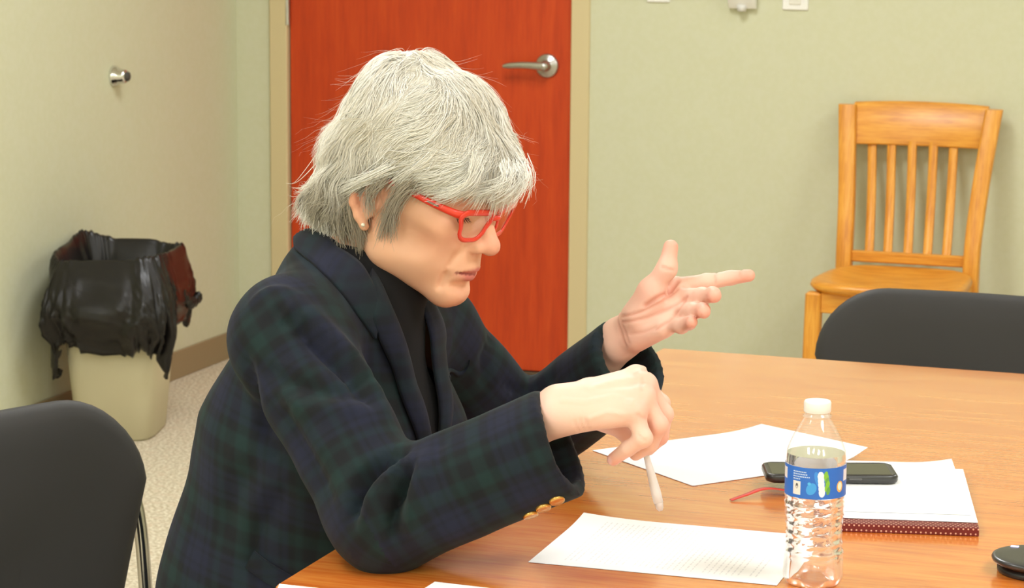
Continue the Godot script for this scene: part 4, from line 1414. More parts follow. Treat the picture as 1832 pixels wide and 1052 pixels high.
func jacket(t: Node3D, shift: Vector3) -> void:
	for i in J.a.size() - 2:
		JB.add(J.a[i], J.a[i] + J.ab[i], J.r[i], J.r[i] + J.dr[i], J.k[i], J.n[i], J.s[i])
	var N := net(jacket_field, Vector3(-1.48, 0.34, -3.14), Vector3(-0.77, 1.10, -2.38), 0.0043, 1.6)
	soften(N, 1, 0.4)
	var V: PackedVector3Array = N[0]
	var I: PackedInt32Array = N[1]
	# folds: [points, width, height]; below zero is a crease, above a swell
	var folds := [
		[[Vector3(-1.1469, 1.0082, -2.4983), Vector3(-1.1100, 0.9793, -2.4983), Vector3(-1.0668, 0.9446, -2.4988), Vector3(-1.0418, 0.9191, -2.4946)], 0.011, -0.018],
		[[Vector3(-1.1614, 1.0215, -2.5077), Vector3(-1.1210, 1.0020, -2.5082), Vector3(-1.0761, 0.9603, -2.5129), Vector3(-1.0338, 0.9141, -2.5074)], 0.018, 0.013],
		[[Vector3(-1.1625, 0.9475, -2.4796), Vector3(-1.1170, 0.9340, -2.4684), Vector3(-1.0780, 0.9272, -2.4706), Vector3(-1.0465, 0.9215, -2.4900)], 0.012, -0.010],
		[[Vector3(-1.1684, 0.9209, -2.4843), Vector3(-1.1143, 0.9154, -2.4621), Vector3(-1.0697, 0.9180, -2.4668), Vector3(-1.0367, 0.9122, -2.4903)], 0.016, 0.006],
		[[Vector3(-1.0285, 0.8054, -2.4082), Vector3(-1.0240, 0.8344, -2.4176), Vector3(-1.0122, 0.8539, -2.4313), Vector3(-0.9907, 0.8713, -2.4534)], 0.010, -0.030],
		[[Vector3(-1.0118, 0.8042, -2.4069), Vector3(-1.0056, 0.8304, -2.4153), Vector3(-0.9943, 0.8484, -2.4271), Vector3(-0.9785, 0.8663, -2.4440)], 0.013, 0.013],
		[[Vector3(-0.9804, 0.7902, -2.4136), Vector3(-0.9792, 0.8205, -2.4156), Vector3(-0.9759, 0.8459, -2.4263), Vector3(-0.9711, 0.8605, -2.4367)], 0.009, -0.026],
		[[Vector3(-0.9629, 0.7899, -2.4213), Vector3(-0.9609, 0.8270, -2.4210), Vector3(-0.9541, 0.8559, -2.4311), Vector3(-0.9462, 0.8752, -2.4436)], 0.014, 0.012],
		[[Vector3(-0.9419, 0.8880, -2.4572), Vector3(-0.9438, 0.8676, -2.4374), Vector3(-0.9416, 0.8457, -2.4270)], 0.011, -0.006],
		[[Vector3(-1.0576, 0.8178, -2.4228), Vector3(-1.0862, 0.8480, -2.4431), Vector3(-1.1201, 0.8854, -2.4596), Vector3(-1.1459, 0.9248, -2.4725)], 0.014, -0.009],
		[[Vector3(-1.1861, 0.9572, -2.4865), Vector3(-1.1824, 0.9178, -2.4952), Vector3(-1.1920, 0.8695, -2.5412), Vector3(-1.1653, 0.8290, -2.5279)], 0.012, -0.010],
		[[Vector3(-1.1938, 0.8263, -2.5294), Vector3(-1.2246, 0.7898, -2.5343), Vector3(-1.2399, 0.7420, -2.5356)], 0.018, -0.006],
		[[Vector3(-1.1624, 0.7966, -2.5287), Vector3(-1.1904, 0.7532, -2.5357), Vector3(-1.2005, 0.7131, -2.5340)], 0.012, -0.007],
		[[Vector3(-0.9263, 0.8639, -2.4333), Vector3(-0.8794, 0.8901, -2.4431), Vector3(-0.8325, 0.9133, -2.4515)], 0.02, 0.004],
		[[Vector3(-0.9364, 0.8094, -2.4271), Vector3(-0.8889, 0.8301, -2.4357), Vector3(-0.8418, 0.8506, -2.4442)], 0.016, -0.004],
		[[Vector3(-1.0498, 0.9201, -2.9137), Vector3(-1.0450, 0.8985, -2.8764), Vector3(-1.0444, 0.8626, -2.8794)], 0.010, -0.006],
		[[Vector3(-1.0276, 0.8591, -2.9048), Vector3(-1.0090, 0.8493, -2.9261), Vector3(-0.9721, 0.8684, -2.9153)], 0.010, -0.006],
		[[Vector3(-1.1907, 1.0120, -2.5044), Vector3(-1.1771, 1.0243, -2.5122), Vector3(-1.1595, 1.0295, -2.5186), Vector3(-1.1393, 1.0243, -2.5190)], 0.008, 0.004]]
	var segs := []
	for f in folds:
		var path := smooth_path(f[0], 3)
		for i in path.size() - 1:
			segs.append([path[i], path[i + 1], f[1], f[2] * 1.2 * sin(PI * clampf((i + 0.8) / path.size(), 0.0, 1.0))])
	var nn := normals(V, I)
	var wr := noise(5, 9.0, 2)
	var rest := V.duplicate()
	for i in V.size():
		var p := V[i]
		var best := {}
		var h := wr.get_noise_3dv(p) * 0.0025
		for k in segs.size():
			var s: Array = segs[k]
			var a: Vector3 = s[0]
			if absf(p.x - a.x) < 0.08 and absf(p.y - a.y) < 0.08 and absf(p.z - a.z) < 0.08:
				var e := cap(p, a, s[1], 0.0, 0.0)
				var v: float = s[3] * exp(-e * e / (s[2] * s[2]))
				var key: int = int(s[2] * 1e5) * 10 + (1 if s[3] > 0 else 0)
				if absf(v) > absf(best.get(key, 0.0)):
					best[key] = v
		for key in best:
			h += best[key]
		V[i] = p + nn[i] * h
	N[0] = V
	nn = normals(V, I)
	# leave the opening at the front free; lay the plaid on by region
	var opening := PackedVector2Array()
	for p in [Vector3(-1.1123, 1.0315, -2.6555), Vector3(-1.0799, 0.9705, -2.6397), Vector3(-1.0640, 0.9030, -2.6555), Vector3(-1.0430, 0.8124, -2.6522), Vector3(-1.0300, 0.8328, -2.6870), Vector3(-1.0448, 0.8925, -2.7194), Vector3(-1.0595, 0.9413, -2.7425), Vector3(-1.0719, 0.9855, -2.7355), Vector3(-1.1023, 1.0325, -2.7082)]:
		opening.append(Vector2(p.dot(to_right), p.y))
	var VV := PackedVector3Array()
	var NN := PackedVector3Array()
	var UV := PackedVector2Array()
	var II := PackedInt32Array()
	var arms := [[Vector3(-1.1649, 0.9679, -2.5550), Vector3(-1.0139, 0.7958, -2.4750), 0.0], [Vector3(-1.0139, 0.7958, -2.4750), Vector3(-0.8232, 0.8866, -2.5050), 0.245], [Vector3(-1.1151, 0.9309, -2.8650), Vector3(-1.0354, 0.7729, -3.0000), 0.03], [Vector3(-1.0354, 0.7729, -3.0000), Vector3(-0.8730, 0.8977, -2.9300), 0.26]]
	for f in range(0, I.size(), 3):
		var c := (rest[I[f]] + rest[I[f + 1]] + rest[I[f + 2]]) / 3
		var ahead := (c - Vector3(-1.1850, 0.8200, -2.6950)).dot(forward)
		var arm := -1
		var bd := 0.072
		for k in 4:
			var dd := cap(c, arms[k][0], arms[k][1], 0.0, 0.0)
			if dd < bd and (k % 2 == 1 or JB.one(2, c) > -0.004):
				bd = dd
				arm = k
		if arm < 0 and ahead > 0.0 and Geometry2D.is_point_in_polygon(Vector2(c.dot(to_right), c.y), opening):
			continue
		for e in 3:
			var p: Vector3 = rest[I[f + e]]
			II.append(VV.size())
			VV.append(V[I[f + e]])
			NN.append(nn[I[f + e]])
			if arm >= 0:
				var a: Vector3 = arms[arm][0]
				var u: Vector3 = (arms[arm][1] - a).normalized()
				var side := u.cross(Vector3(0.1, 0.3, 1.0)).normalized()
				var up := side.cross(u)
				var q := p - a
				var ang := atan2(q.dot(side), q.dot(up))
				UV.append(Vector2(ang * 0.06, q.dot(u) + arms[arm][2]))
			else:
				var q := p - (Vector3(-1.2300, 0.6400, -2.6900) as Vector3)
				var ax: Vector3 = (Vector3(-1.1550, 0.9250, -2.7000) - Vector3(-1.2300, 0.6400, -2.6900)).normalized()
				var ang := atan2(q.dot(to_right), q.dot(-forward))
				UV.append(Vector2(ang * 0.15, q.dot(ax)))
	M.plaid = mat(Color.WHITE, 0.88, 0, 0.3)
	M.plaid.albedo_texture = texture(plaid_image())
	M.plaid.uv1_scale = Vector3(1 / 0.092, 1 / 0.092, 1)
	M.plaid.rim_enabled = true
	M.plaid.rim = 0.08
	M.plaid.rim_tint = 0.4
	var jk := part("jacket", array_mesh(VV, II, NN, null, UV), M.plaid, t, shift)
	jk.set_meta("label", "navy and green dark plaid wool jacket")
	M.plaid_piece = M.plaid.duplicate()
	M.plaid_piece.uv1_triplanar = true
	# lapels, collar, pocket flaps: strips that lie on the cloth
	cloth_strip("lapel", [Vector3(-1.1139, 1.0376, -2.6678), Vector3(-1.0868, 0.9974, -2.6532), Vector3(-1.0670, 0.9450, -2.6593), Vector3(-1.0515, 0.8813, -2.6700), Vector3(-1.0382, 0.8133, -2.6651)], [Vector3(-1.1024, 1.0035, -2.6070), Vector3(-1.0840, 0.9587, -2.6225), Vector3(-1.0737, 0.9200, -2.6380), Vector3(-1.0578, 0.8734, -2.6401), Vector3(-1.0431, 0.8090, -2.6524)], jk, 0.015)
	cloth_strip("lapel", [Vector3(-1.0722, 0.9882, -2.7182), Vector3(-1.0585, 0.9486, -2.7197), Vector3(-1.0467, 0.8945, -2.7080), Vector3(-1.0335, 0.8404, -2.6815)], [Vector3(-1.0736, 0.9807, -2.7655), Vector3(-1.0644, 0.9382, -2.7794), Vector3(-1.0431, 0.8889, -2.7391), Vector3(-1.0276, 0.8380, -2.6954)], jk, 0.010)
	cloth_strip("collar", [Vector3(-1.2241, 1.0510, -2.7600), Vector3(-1.1816, 1.0585, -2.6900), Vector3(-1.1401, 1.0556, -2.6500), Vector3(-1.1106, 1.0424, -2.6350), Vector3(-1.0926, 1.0169, -2.6300)], [Vector3(-1.2022, 1.0535, -2.6588), Vector3(-1.1801, 1.0490, -2.6335), Vector3(-1.1350, 1.0325, -2.5946), Vector3(-1.1051, 1.0029, -2.5891), Vector3(-1.0867, 0.9636, -2.6158)], jk, 0.009)
	cloth_strip("pocket_flap", [Vector3(-1.2009, 0.7227, -2.5349), Vector3(-1.1850, 0.7103, -2.5382), Vector3(-1.1702, 0.7003, -2.5441), Vector3(-1.1562, 0.6897, -2.5519)], [Vector3(-1.2097, 0.7031, -2.5308), Vector3(-1.1935, 0.6908, -2.5335), Vector3(-1.1784, 0.6810, -2.5388), Vector3(-1.1642, 0.6700, -2.5459)], jk, 0.006)
	cloth_strip("breast_pocket", [Vector3(-1.0547, 0.8964, -2.7676), Vector3(-1.0750, 0.8902, -2.8517), Vector3(-1.0656, 0.9020, -2.8561)], [Vector3(-1.0465, 0.8900, -2.7538), Vector3(-1.0791, 0.8856, -2.8538), Vector3(-1.0733, 0.8907, -2.8611)], jk, 0.004)
	# brass buttons at the near cuff
	M.brass = mat(rgb(214, 168, 92), 0.3, 0.85)
	for b in [Vector3(-0.8140, 0.8283, -2.4700), Vector3(-0.8297, 0.8184, -2.4720), Vector3(-0.8451, 0.8083, -2.4750)]:
		var n := surface_normal(b)
		var o: Vector3 = b - n * JD(b)
		var bt := part("button", lathe([[0.0, -0.002], [0.008, -0.002], [0.0088, 0.001], [0.008, 0.0035], [0.006, 0.003], [0.004, 0.0032], [0.0, 0.0034]], 20), M.brass, jk)
		bt.transform = Transform3D(Basis(Quaternion(Vector3.UP, n)), o)
	# turtleneck
	var tn := Blob.new()
	tn.add(head * Vector3(-0.018, -0.058, 0), Vector3(-1.1747, 1.0133, -2.7100) + Vector3(0.03, -0.03, 0), 0.064, 0.068, 0.02)
	tn.add(Vector3(-1.1747, 1.0133, -2.7100) + Vector3(0.03, -0.03, 0), Vector3(-1.1850, 0.8200, -2.6950) + forward * 0.03, 0.072, 0.115, 0.04)
	tn.add(Vector3(-1.1850, 0.8200, -2.6950) + to_right * 0.055 + forward * 0.068, Vector3(-1.1850, 0.8200, -2.6950) - to_right * 0.055 + forward * 0.068, 0.068, 0.068, 0.04)
	var top := head * Vector3(-0.005, -0.062, 0)
	var upn := (head.basis * Vector3(-0.18, 1, 0)).normalized()
	N = net(func(p): return smax(smax(tn.d(p), (p - top).dot(upn), 0.012), 0.76 - p.y, 0.01), Vector3(-1.3, 0.75, -2.86), Vector3(-0.95, 1.12, -2.55), 0.006, 1.5)
	soften(N, 2, 0.5)
	V = N[0]
	M.knit = mat(rgb(30, 29, 30), 0.9, 0, 0.25)
	M.knit.rim_enabled = true
	M.knit.rim = 0.2
	part("turtleneck", array_mesh(V, N[1], normals(V, N[1])), M.knit, t, shift).set_meta("label", "black turtleneck")
	# trousers and shoes under the table
	var tr := Blob.new()
	var hip: Vector3 = Vector3(-1.2700, 0.4700, -2.6900)
	for s in [0.09, -0.09]:
		var h0: Vector3 = hip + to_right * s + Vector3(0, 0.03, 0)
		var kn: Vector3 = h0 + forward * 0.40 + Vector3(0, 0.02, 0)
		var an: Vector3 = Vector3(kn.x + 0.02, 0.09, kn.z)
		tr.add(h0, kn, 0.088, 0.062, 0.03)
		tr.add(kn, an, 0.062, 0.048, 0.02)
		var shoe := Blob.new()
		shoe.add(an + Vector3(-0.03, -0.045, 0), an + forward * 0.14 + Vector3(0, -0.052, 0), 0.04, 0.034, 0.02)
		shoe.add(an + Vector3(0, 0.02, 0), an + Vector3(0, -0.03, 0), 0.036, 0.04, 0.02)
		var sn := net(func(p): return smax(shoe.d(p), 0.003 - p.y, 0.004), an + Vector3(-0.12, -0.1, -0.1), an + Vector3(0.24, 0.08, 0.14), 0.008)
		part("shoe", array_mesh(sn[0], sn[1], normals(sn[0], sn[1])), mat(rgb(30, 28, 28), 0.4), t, shift)
	N = net(tr.d, Vector3(-1.45, 0.04, -2.95), Vector3(-0.72, 0.62, -2.4), 0.012)
	part("trousers", array_mesh(N[0], N[1], normals(N[0], N[1])), mat(rgb(34, 34, 38), 0.9), t, shift)


func JD(p: Vector3) -> float:
	return J.d(p)


func surface_normal(p: Vector3) -> Vector3:
	var e := 0.003
	return Vector3(J.d(p + Vector3(e, 0, 0)) - J.d(p - Vector3(e, 0, 0)), J.d(p + Vector3(0, e, 0)) - J.d(p - Vector3(0, e, 0)), J.d(p + Vector3(0, 0, e)) - J.d(p - Vector3(0, 0, e))).normalized()


func resample(ctrl: Array, n: int) -> PackedVector3Array:
	var path := smooth_path(ctrl, 8)
	var out := PackedVector3Array()
	for i in n:
		var f := float(i) / (n - 1) * (path.size() - 1)
		var k := mini(int(f), path.size() - 2)
		out.append(path[k].lerp(path[k + 1], f - k))
	return out


func cloth_strip(called: String, inner: Array, outer: Array, parent: Node, lift: float) -> void:
	var n := 28
	var m := 8
	var a := resample(inner, n)
	var b := resample(outer, n)
	var st := new_st()
	var rings := []
	for i in n:
		var R := PackedVector3Array()
		var lo := PackedVector3Array()
		for k in m + 1:
			var f := float(k) / m
			var p := a[i].lerp(b[i], f)
			var nn := surface_normal(p)
			var q := p - nn * J.d(p)
			if called == "collar":
				q = p - nn * minf(J.d(p), 0.0)
			var h := lift * (0.55 + 0.45 * sin(PI * f))
			R.append(q + nn * h)
			lo.append(q + nn * (h - 0.0045))
		lo.reverse()
		R.append_array(lo)
		rings.append(R)
	add_loft(st, rings)
	st.set_material(M.plaid)
	st.generate_normals()
	var mesh := st.commit()
	part(called, mesh, M.plaid_piece, parent)


# dark tartan: navy, green and black bands crossing
func plaid_image() -> Image:
	var w := 256
	var bands := [[0, lin(28, 29, 32)], [18, lin(31, 52, 50)], [62, lin(27, 29, 31)], [92, lin(36, 38, 58)], [112, lin(28, 28, 36)], [119, lin(37, 39, 60)], [158, lin(28, 28, 36)], [165, lin(36, 38, 58)], [184, lin(27, 28, 31)], [206, lin(30, 46, 46)], [228, lin(26, 27, 30)]]
	var line := []
	for x in w:
		var c: Color = bands[0][1]
		for b in bands:
			if x >= b[0]:
				c = b[1]
		line.append(c)
	var soft := []
	for x in w:
		var c := Color(0, 0, 0)
		for k in range(-5, 6):
			c += line[posmod(x + k, w)] / 11.0
		soft.append(c)
	line = soft
	var im := Image.create(w, w, false, Image.FORMAT_RGB8)
	var nz := noise(9, 0.5, 2)
	for y in w:
		for x in w:
			var c: Color = (line[x] + line[y]) * 0.5
			if (x + y) % 4 < 2:
				c = c.lerp(line[x], 0.35)
			else:
				c = c.lerp(line[y], 0.35)
			c = c.lerp(lin(30, 34, 39), 0.3) * (1.0 + 0.18 * nz.get_noise_2d(x, y))
			im.set_pixel(x, y, c.linear_to_srgb())
	return im


# ---------- hair ----------
func hair_field(p: Vector3) -> float:
	var q := Vector2(p.x - hair_mid.x, p.y - hair_mid.y)
	var n := hair_table.size()
	var f := (atan2(q.y, q.x) + PI) / TAU * n
	var i := int(f)
	var R := lerpf(hair_table[i % n], hair_table[(i + 1) % n], f - i)
	var s := q.length() / R
	var w := absf(p.z) / hair_half
	var m := pow(pow(s, 2.6) + pow(w, 2.6), 1 / 2.6)
	return (m - 1.0) * minf(R, hair_half) * 0.8


func hair_normal(p: Vector3) -> Vector3:
	var e := 0.003
	return Vector3(hair_field(p + Vector3(e, 0, 0)) - hair_field(p - Vector3(e, 0, 0)), hair_field(p + Vector3(0, e, 0)) - hair_field(p - Vector3(0, e, 0)), hair_field(p + Vector3(0, 0, e)) - hair_field(p - Vector3(0, 0, e))).normalized()


func hair(t: Node3D, shift: Vector3) -> void:
	var N := net(func(p): return hair_field(p) + 0.004, Vector3(-0.18, -0.10, -0.105), Vector3(0.14, 0.21, 0.105), 0.005, 1.6)
	soften(N, 2, 0.5)
	var V: PackedVector3Array = N[0]
	var I: PackedInt32Array = N[1]
	var C := PackedColorArray()
	var tone := noise(15, 60.0, 2)
	for p in V:
		C.append(lin(230, 224, 208))
	# guide locks on the near side, in head coordinates; the far side mirrors them
	var guides := [
		[Vector3(-0.0543, 0.1636, 0.0143), Vector3(-0.0723, 0.1270, 0.0672), Vector3(-0.0835, 0.0817, 0.0695), Vector3(-0.0882, 0.0320, 0.0747), Vector3(-0.0763, -0.0101, 0.0851), Vector3(-0.0812, -0.0522, 0.0692)],
		[Vector3(-0.0379, 0.1602, 0.0316), Vector3(-0.0391, 0.1151, 0.0867), Vector3(-0.0482, 0.0576, 0.0927), Vector3(-0.0482, 0.0029, 0.0913), Vector3(-0.0528, -0.0494, 0.0731), Vector3(-0.0570, -0.0762, 0.0358)],
		[Vector3(-0.0236, 0.1532, 0.0436), Vector3(-0.0148, 0.0989, 0.0905), Vector3(-0.0220, 0.0420, 0.0938), Vector3(-0.0313, -0.0037, 0.0868), Vector3(-0.0456, -0.0645, 0.0317), Vector3(-0.0553, -0.0775, 0.0126)],
		[Vector3(0.0519, 0.1377, 0.0375), Vector3(0.0396, 0.1017, 0.0811), Vector3(0.0102, 0.0596, 0.0938), Vector3(-0.0187, 0.0226, 0.0876), Vector3(-0.0356, -0.0019, 0.0895)],
		[Vector3(0.0856, 0.1111, 0.0257), Vector3(0.0782, 0.0844, 0.0712), Vector3(0.0522, 0.0594, 0.0872), Vector3(0.0160, 0.0264, 0.0713), Vector3(-0.0171, -0.0257, 0.0083), Vector3(-0.0228, -0.0463, 0.0060)],
		[Vector3(-0.0244, 0.1587, -0.0099), Vector3(0.0295, 0.1531, -0.0017), Vector3(0.0632, 0.1324, -0.0209), Vector3(0.0936, 0.1042, -0.0248), Vector3(0.1122, 0.0775, -0.0295), Vector3(0.1188, 0.0595, -0.0172)],
		[Vector3(-0.0160, 0.1556, 0.0263), Vector3(0.0398, 0.1459, 0.0354), Vector3(0.0772, 0.1200, 0.0111), Vector3(0.1105, 0.0863, 0.0023), Vector3(0.1178, 0.0562, 0.0115)],
		[Vector3(0.0608, 0.1341, 0.0247), Vector3(0.0935, 0.1062, 0.0036), Vector3(0.1126, 0.0788, 0.0242), Vector3(0.1069, 0.0584, 0.0519), Vector3(0.0780, 0.0473, 0.0722)],
		[Vector3(-0.0543, 0.1636, 0.0143), Vector3(-0.0250, 0.1579, -0.0238), Vector3(0.0247, 0.1535, -0.0222), Vector3(0.0581, 0.1326, -0.0386)],
		[Vector3(-0.0007, 0.1552, 0.0258), Vector3(0.0434, 0.1412, 0.0433), Vector3(0.0719, 0.1166, 0.0443), Vector3(0.0910, 0.0889, 0.0578), Vector3(0.0871, 0.0614, 0.0710)],
		[Vector3(0.0116, 0.1540, 0.0323), Vector3(0.0085, 0.1217, 0.0805), Vector3(-0.0085, 0.0683, 0.0940), Vector3(-0.0247, 0.0271, 0.0928)]]
	var gp := PackedVector3Array()
	var gd := PackedVector3Array()
	for g in guides:
		var path := smooth_path(g, 4)
		for i in path.size() - 1:
			gp.append(path[i])
			gd.append((path[i + 1] - path[i]).normalized())
			gp.append(path[i] * Vector3(1, 1, -1))
			gd.append((path[i + 1] - path[i]).normalized() * Vector3(1, 1, -1))
	var flow := func(p: Vector3) -> Vector3:
		var s := Vector3.ZERO
		for k in gp.size():
			var w := 1.0 / ((gp[k] - p).length_squared() + 0.00012)
			s += gd[k] * (w * w)
		return s.normalized()
	# a coarse table of directions
	var cell := 0.012
	var dirs := {}
	var dir_at := func(p: Vector3) -> Vector3:
		var key := Vector3i((p / cell).round())
		if not dirs.has(key):
			dirs[key] = flow.call(Vector3(key) * cell)
		return dirs[key]
	# roots spread over the surface by area
	var cum := PackedFloat32Array()
	var total := 0.0
	for f in range(0, I.size(), 3):
		total += (V[I[f + 1]] - V[I[f]]).cross(V[I[f + 2]] - V[I[f]]).length()
		cum.append(total)
	var SV := PackedVector3Array()
	var SI := PackedInt32Array()
	var SC := PackedColorArray()
	var SN := PackedVector3Array()
	var swirl := noise(16, 22.0, 2)
	var lockn := noise(17, 75.0, 2)
	var count := 24000
	for s in count:
		var f := cum.bsearch(rng.randf() * total)
		f = mini(f, cum.size() - 1) * 3
		var u := rng.randf()
		var v := rng.randf()
		if u + v > 1:
			u = 1 - u
			v = 1 - v
		var p := V[I[f]] + (V[I[f + 1]] - V[I[f]]) * u + (V[I[f + 2]] - V[I[f]]) * v
		var fly := s % 60 == 0
		# the underside grows nothing
		if hair_normal(p).y < -0.55 and p.x > -0.03:
			continue
		var segs := 9
		var length := rng.randf_range(0.035, 0.09)
		var step := length / segs
		var wide := rng.randf_range(0.00024, 0.00048) if not fly else 0.00018
		var rise := rng.randf_range(0.0003, 0.0026) + 0.006 * maxf(0.0, lockn.get_noise_3dv(p * 0.35))
		var loose := rng.randf_range(-1.0, 1.0) * (1.0 if s % 4 else 3.6)
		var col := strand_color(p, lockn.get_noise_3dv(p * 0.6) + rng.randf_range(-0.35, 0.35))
		var first := SV.size()
		var free := false
		var last := Vector3.ZERO
		for k in segs + 1:
			var nn := hair_normal(p)
			var d: Vector3 = dir_at.call(p)
			d = (d - nn * d.dot(nn)).normalized()
			d = d.rotated(nn, swirl.get_noise_3dv(p) * 0.75 + loose * 0.22)
			var k1 := float(k) / segs
			var aim := lerpf(-0.002, rise, minf(k1 * 5.0, 1.0))
			if fly:
				aim += k1 * k1 * 0.022 * minf(absf(loose), 1.0)
			# tips at the nape flick away from the neck
			if p.x < -0.06 and p.y < 0.05:
				aim += k1 * k1 * 0.012 * rng.randf()
			if k > 0 and (free or (nn.y < -0.35 and p.y < 0.06)):
				free = true
				d = (last + Vector3(-0.02, -0.05, 0) + nn * 0.02).normalized()
				nn = (nn - d * nn.dot(d)).normalized()
			else:
				p += nn * (aim - (hair_field(p) + 0.004)) * (0.8 if k > 0 else 1.0)
			last = d
			var r := wide * (1.0 - 0.75 * k1 * k1) * minf(1.0, 0.5 + k1 * 3.0)
			var b := nn.cross(d)
			for c in 3:
				var a := TAU * c / 3.0
				var o := nn * cos(a) * 0.7 + b * sin(a)
				SV.append(p + o * r)
				SN.append((nn * 1.1 + o).normalized())
				SC.append(col)
			if k < segs:
				for c in 3:
					var i0 := first + k * 3 + c
					var i1 := first + k * 3 + (c + 1) % 3
					SI.append_array(PackedInt32Array([i0, i1, i1 + 3, i0, i1 + 3, i0 + 3]))
			p += d * step * (0.4 if free else 1.0)
	# locks that leave the cap: [path, count, spread, tone]; sideburn, nape flicks, wisps of the fringe
	var locks := [
		[[Vector3(0.0422, 0.0460, 0.0850), Vector3(0.0284, 0.0261, 0.0830), Vector3(0.0220, -0.0044, 0.0790), Vector3(0.0220, -0.0374, 0.0740)], 150, 0.010, -0.55],
		[[Vector3(0.0340, 0.0375, 0.0840), Vector3(0.0266, 0.0115, 0.0810), Vector3(0.0270, -0.0127, 0.0770), Vector3(0.0318, -0.0301, 0.0740)], 90, 0.009, -0.5],
		[[Vector3(0.0089, 0.0364, 0.0900), Vector3(0.0007, 0.0212, 0.0900), Vector3(-0.0034, 0.0056, 0.0890), Vector3(0.0046, -0.0164, 0.0860)], 90, 0.008, -0.4],
		[[Vector3(0.0126, 0.0504, 0.0920), Vector3(-0.0089, 0.0288, 0.0940), Vector3(-0.0308, 0.0071, 0.0900), Vector3(-0.0613, -0.0222, 0.0700)], 120, 0.008, 0.25],
		[[Vector3(-0.0368, 0.0065, 0.0750), Vector3(-0.0256, -0.0234, 0.0700), Vector3(-0.0123, -0.0495, 0.0620), Vector3(-0.0037, -0.0779, 0.0550)], 130, 0.012, -0.6],
		[[Vector3(-0.0476, -0.0056, 0.0700), Vector3(-0.0427, -0.0390, 0.0620), Vector3(-0.0320, -0.0628, 0.0550), Vector3(-0.0212, -0.0831, 0.0500)], 130, 0.014, -0.35],
		[[Vector3(-0.0657, -0.0076, 0.0600), Vector3(-0.0686, -0.0409, 0.0550), Vector3(-0.0588, -0.0651, 0.0500), Vector3(-0.0635, -0.0849, 0.0500)], 140, 0.014, 0.1],
		[[Vector3(-0.0827, -0.0021, 0.0500), Vector3(-0.0861, -0.0317, 0.0500), Vector3(-0.0893, -0.0583, 0.0450), Vector3(-0.0794, -0.0715, 0.0450)], 120, 0.013, 0.3],
		[[Vector3(-0.0964, 0.0050, 0.0400), Vector3(-0.1017, -0.0219, 0.0400), Vector3(-0.1112, -0.0408, 0.0350), Vector3(-0.1240, -0.0491, 0.0300)], 110, 0.010, 0.3],
		[[Vector3(-0.0845, -0.0095, 0.0550), Vector3(-0.0886, -0.0288, 0.0550), Vector3(-0.0959, -0.0466, 0.0500), Vector3(-0.1021, -0.0586, 0.0500)], 90, 0.010, 0.45],
		[[Vector3(0.1288, 0.0979, 0.0450), Vector3(0.1307, 0.0842, 0.0480), Vector3(0.1219, 0.0685, 0.0520), Vector3(0.1013, 0.0531, 0.0580)], 40, 0.010, 0.5],
		[[Vector3(0.1298, 0.0963, 0.0200), Vector3(0.1350, 0.0850, 0.0200), Vector3(0.1338, 0.0701, 0.0260), Vector3(0.1234, 0.0567, 0.0340)], 45, 0.010, 0.6],
		[[Vector3(0.1167, 0.0949, -0.0100), Vector3(0.1257, 0.0817, -0.0100), Vector3(0.1271, 0.0686, -0.0100), Vector3(0.1255, 0.0552, -0.0060)], 45, 0.011, 0.5],
		[[Vector3(0.1010, 0.0939, 0.0650), Vector3(0.0974, 0.0691, 0.0680), Vector3(0.0812, 0.0487, 0.0720), Vector3(0.0602, 0.0363, 0.0760)], 100, 0.009, 0.2]]
	for L in locks:
		L[0][0] = hair_mid + (L[0][0] - hair_mid) * 0.96
		var path := smooth_path(L[0], 4)
		for s in L[1]:
			var from := Vector3(rng.randfn(), rng.randfn(), rng.randfn()) * (L[2] as float) * 0.55
			var to := Vector3(rng.randfn(), rng.randfn(), rng.randfn()) * (L[2] as float) * 0.6
			var stop := rng.randf_range(0.7, 1.0)
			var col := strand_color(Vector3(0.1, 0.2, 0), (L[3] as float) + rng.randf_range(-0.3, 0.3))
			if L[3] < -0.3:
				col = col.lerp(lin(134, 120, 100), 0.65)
			var wide := rng.randf_range(0.00028, 0.0005)
			var first := SV.size()
			var n := path.size()
			for k in n:
				var f := float(k) / (n - 1)
				var g := f * stop * (n - 1)
				var i0 := mini(int(g), n - 2)
				var p := path[i0].lerp(path[i0 + 1], g - i0) + from.lerp(to, f)
				var d := (path[i0 + 1] - path[i0]).normalized()
				var out := (Vector3(p.x * 0.3, 0, p.z) - d * d.dot(Vector3(p.x * 0.3, 0, p.z))).normalized()
				var b := out.cross(d)
				for c in 3:
					var a := TAU * c / 3.0
					var o := out * cos(a) + b * sin(a)
					SV.append(p + o * wide * (1.0 - 0.7 * f * f))
					SN.append((out + o).normalized())
					SC.append(col)
				if k < n - 1:
					for c in 3:
						var j0 := first + k * 3 + c
						var j1 := first + k * 3 + (c + 1) % 3
						SI.append_array(PackedInt32Array([j0, j1, j1 + 3, j0, j1 + 3, j0 + 3]))
	var NN := normals(V, I)
	var fv := V.size()
	V.append_array(SV)
	for i in SI:
		I.append(i + fv)
	C.append_array(SC)
	NN.append_array(SN)
	for i in V.size():
		V[i] = head * V[i]
		NN[i] = head.basis * NN[i]
	M.hair = mat(Color.WHITE, 0.38, 0, 0.6)
	M.hair.vertex_color_use_as_albedo = true
	var o := part("hair", array_mesh(V, I, NN, C), M.hair, t, shift)
	o.set_meta("kind", "stuff")
	o.set_meta("label", "short tousled silver-blonde hair")


